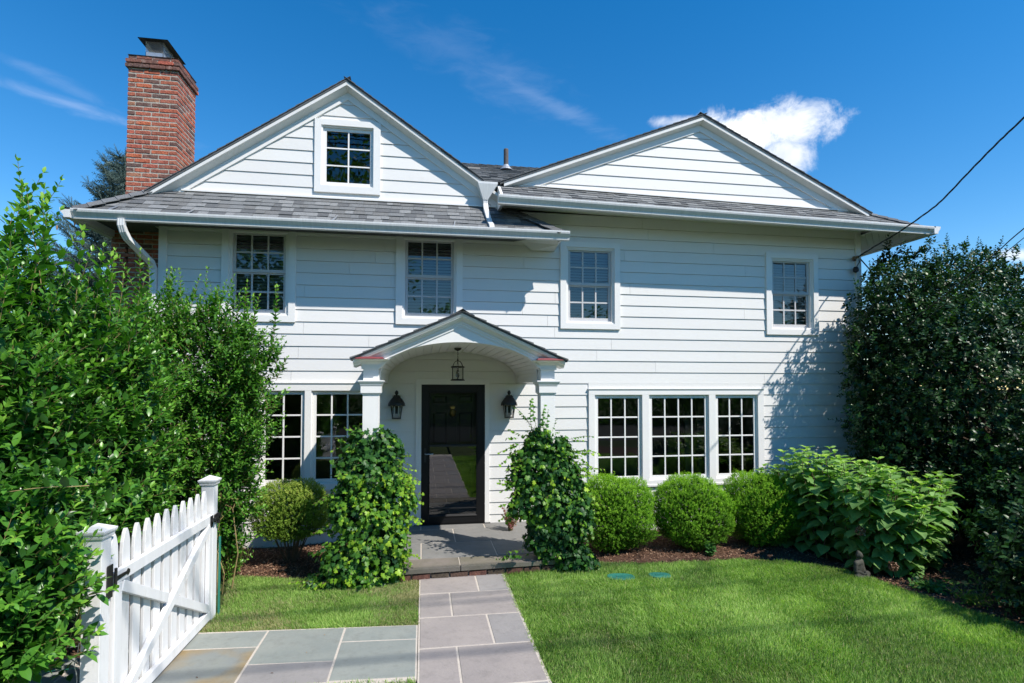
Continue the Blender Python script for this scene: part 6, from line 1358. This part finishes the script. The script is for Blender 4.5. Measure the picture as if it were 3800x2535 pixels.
# ------------------------------------------------------------------ spruce behind the chimney
sp = thing('spruce_tree', 'blue-grey spruce with hanging cones behind the chimney', 'conifer', (-6.62, 5.2, 0)); rg = np.random.default_rng(81); fo = Foliage(); wood = MB(); cones = []
tx, ty, th_ = -6.62, 5.2, 7.45; MB().tube([(tx, ty, -.1), (tx, ty, th_ * .5), (tx + .03, ty, th_)], [.16, .09, .01], 8).build('trunk', M['trunk'], sp)
z = 1.6
while z < th_ - .1:
    R_ = 3.1 * (1 - z / th_) ** .80 + .08
    for k in range(int(8 + 5 * (1 - z / th_))):
        a = rg.uniform(0, 6.28); L2 = R_ * rg.uniform(.75, 1.1); pts = []; 
        for t in np.linspace(0, 1, 8): pts.append(np.array([tx + math.cos(a) * L2 * t, ty + math.sin(a) * L2 * t, z - .22 * L2 * math.sin(t * 2.6) + .28 * L2 * t * t * .9]))
        wood.tube(pts, [.018 * (1 - .8 * t) for t in np.linspace(0, 1, 8)], 4, cap=False)
        for t in np.linspace(.15, 1, max(5, int(L2 / .055))):
            j = min(6, int(t * 7)); q = pts[j] + (pts[j + 1] - pts[j]) * (t * 7 - j); d = nrm(pts[j + 1] - pts[j])
            for s_ in (1, -1):
                sd_ = nrm(np.cross(d, [0, 0, 1.0])) * s_; L3 = (.20 + .26 * (1 - t)) * rg.uniform(.7, 1.2) * min(1, .5 + L2)
                fo.add(q, nrm(sd_ * .8 + d * .7 + np.array([0, 0, rg.uniform(-.25, .15)])), nrm(rg.normal(size=3) * .3 + [0, 0, 1]), L3, rg.random())
            fo.add(q, d, nrm(rg.normal(size=3) * .3 + [0, 0, 1]), .20, rg.random())
            if z > 4.5 and rg.random() < .10: cones.append(q + np.array([rg.normal() * .04, rg.normal() * .04, -.02]))
    z += .17 + .10 * (1 - z / th_)
wood.build('branches', M['trunk'], sp, kind='stuff'); P2, D2, U2, S2, T2 = fo.arrays(); V, F, t = leaves('twig', P2, D2, U2, S2, T2); link('needles', fastmesh('needles', V, F, M['needle'], t), sp, kind='stuff')
cme = MB().lathe([(.004, 0), (.013, -.02), (.015, -.06), (.006, -.10)], (0, 0, 0), 7).mesh('cone', M['cone'])
for q in cones[:120]: link('cone', cme, sp, Matrix.Translation(tuple(q)))

# ------------------------------------------------------------------ service cables
def sagline(pts, n=24):
    P = np.array(pts, float); out = []
    for i in range(n + 1):
        t = i / n * (len(P) - 1); j = min(int(t), len(P) - 2); f = t - j; p0 = P[max(j - 1, 0)]; p1 = P[j]; p2 = P[j + 1]; p3 = P[min(j + 2, len(P) - 1)]; out.append(.5 * ((2 * p1) + (-p0 + p2) * f + (2 * p0 - 5 * p1 + 4 * p2 - p3) * f * f + (-p0 + 3 * p1 - 3 * p2 + p3) * f ** 3))
    return out
def cable(name, label, pts, r_, twist=True, cat='cable', grp=None):
    c = thing(name, label, cat, tuple(pts[0]), grp); base = sagline(pts, 90)
    if twist:
        for ph in (0, 2.1, 4.2):
            L_ = [np.array(p) + np.array([math.cos(ph + i * .55) * r_ * .9, 0, math.sin(ph + i * .55) * r_ * .9]) for i, p in enumerate(base)]; MB().tube(L_, r_ * .62, 5).build('strand', M['cable'], c)
    else: MB().tube(base, r_, 5).build('strand', M['cable'], c)
    return c
#CABLES
cable('service_cable', 'thick twisted black service cable running from the house corner up past the right edge', [(7.19, -.05, 4.305), (7.105, -.53, 4.378), (7.038, -1.0, 4.445), (6.957, -1.57, 4.57), (6.916, -1.85, 4.66), (6.85, -2.28, 4.87), (6.795, -2.66, 5.05), (6.745, -3.0, 5.19), (6.6, -4, 5.6), (6.3, -6.5, 6.4), (5.6, -12, 7.4), (4.2, -24.5, 8.2)], .0085)
cable('service_cable', 'two thin dark cables crossing low in front of the holly hedge', [(7.22, -.05, 2.50), (6.974, -.75, 2.714), (6.684, -1.71, 3.118), (6.431, -2.55, 3.434), (6.292, -3.03, 3.621), (6.187, -3.39, 3.774), (5.9, -4.5, 4.2), (5.4, -8, 5.4), (4.4, -24.5, 7.6)], .006, twist=False)
cable('service_cable', 'thinner second strand just below the thin cable in front of the holly', [(7.24, -.08, 2.40), (6.99, -.80, 2.62), (6.70, -1.75, 3.03), (6.44, -2.6, 3.36), (6.21, -3.4, 3.70), (5.9, -4.6, 4.12), (5.4, -8, 5.2), (4.4, -24.5, 7.4)], .004, twist=False)
kb_ = thing('cable_bracket', 'brown insulator knob and frayed tie holding the service cable to the corner board', 'cable fixing', (7.17, -.05, 4.29))
MB().lathe([(.018, -.05), (.030, -.03), (.020, -.01), (.030, .015), (.016, .03)], (7.13, -.06, 4.29), 10).build('insulator', M['ceramic'], kb_)
MB().tube([(7.10 + .11 * t, -.07 + .02 * math.sin(t * 20), 4.285 + .022 * math.cos(t * 25) + .03 * t) for t in np.linspace(0, 1, 22)], .008, 5).build('tie', M['rope'], kb_)
MB().tube([(7.22, -.06, 4.30), (7.20, -.09, 4.22), (7.16, -.09, 4.16), (7.14, -.08, 4.12)], .007, 5).lathe([(.012, -.05), (.042, -.03), (.045, .01), (.030, .045), (.012, .05)], (7.13, -.09, 4.09), 10).build('splice', M['cable'], kb_)
MB().tube([(7.25, -.06, 4.28), (7.36, -.12, 4.1), (7.42, -.14, 3.9), (7.47, -.14, 3.78), (7.52, -.14, 3.9), (7.54, -.13, 4.05)], .010, 5).build('drip_loop', M['cable'], kb_)
for j, (y, z, dy, r_) in enumerate(((-7.9, 9.5, .9, .022), (-8.6, 9.7, .1, .018), (-9.7, 9.9, -.1, .024), (-9.3, 10.0, 2.6, .017))):
    cable('street_cable', ('overhead street cable whose soft shadow crosses the top of the walk', 'overhead street cable whose soft shadow crosses the middle of the walk', 'overhead street cable whose soft shadow crosses the bottom of the walk', 'overhead street cable slanting over the others, shadow oblique on the walk')[j], [(-24, y - dy, z + .6), (0, y, z), (24, y + dy, z + .5)], r_, twist=False, grp='overhead cables along the street')
#TREES
rg = np.random.default_rng(91)
def street_tree(x, y, h, r_, i):
    root = thing('street_tree', ('leafy tree across the road, second from the left end of the row', 'leafy tree across the road, third from the left end of the row', 'leafy tree across the road, fourth from the left, beside the tallest', 'tallest tree across the road, reflected in the attic window', 'low tree across the road just right of the tallest tree', 'low round tree across the road, second right of the tallest', 'low tree across the road, third from the right end', 'low tree across the road, second from the right end', 'last low tree at the right end of the row', 'first tree at the far left end of the row across the road')[i], 'tree', (x, y, -.1), 'trees across the road'); wood = MB().tube([(x, y, -.1), (x + rg.normal() * .2, y, h * .35), (x + rg.normal() * .4, y, h * .8)], [.32, .22, .06], 8)
    fo = Foliage(); B = []
    for k in range(16):
        a = rg.uniform(0, 6.28); rr = r_ * rg.uniform(.15, .68); c = np.array([x + math.cos(a) * rr, y + math.sin(a) * rr, h * rg.uniform(.22, .85)]); wood.tube([(x, y, h * .25), tuple((np.array([x, y, h * .3]) + c) / 2), tuple(c)], [.1, .06, .02], 5, cap=False)
        n = 330; u = nrm(rg.normal(size=(n, 3))); fo.add(c + u * r_ * .48 * (rg.random((n, 1)) ** .4) * np.array([1, 1, .8]), nrm(rg.normal(size=(n, 3))), nrm(rg.normal(size=(n, 3)) + [0, 0, 1]), rg.uniform(.25, .5, n), rg.random(n))
    wood.build('trunk', M['trunk'], root); build_foliage(fo, 'tiny', M['tree'], root, name='crown')
for i, (x, y, h, r_) in enumerate(((-26, -27, 12, 5.5), (-18, -30, 14, 6), (-11.5, -27, 13, 5.5), (-5.2, -29, 19, 5.6), (4, -33, 8.5, 4.6), (12, -34, 8.5, 4.8), (19, -31, 7.5, 5.0), (27, -29, 7.0, 5), (35, -31, 7.5, 5), (-35, -30, 13, 6))): street_tree(x, y, h, r_, i)
bh = thing('street_hedge', 'long dark hedge across the road, seen only as a reflection', 'hedge', (0, -25.5, -.1)); fo = Foliage(); n = 16000
fo.add(np.stack([rg.uniform(-38, 38, n), -25.6 + rg.normal(size=n) * .5, rg.uniform(-.1, 2.4, n) ** 1.0], 1), nrm(rg.normal(size=(n, 3))), nrm(rg.normal(size=(n, 3)) + [0, 0, 1]), rg.uniform(.2, .4, n), rg.random(n)); build_foliage(fo, 'tiny', M['tree'], bh)
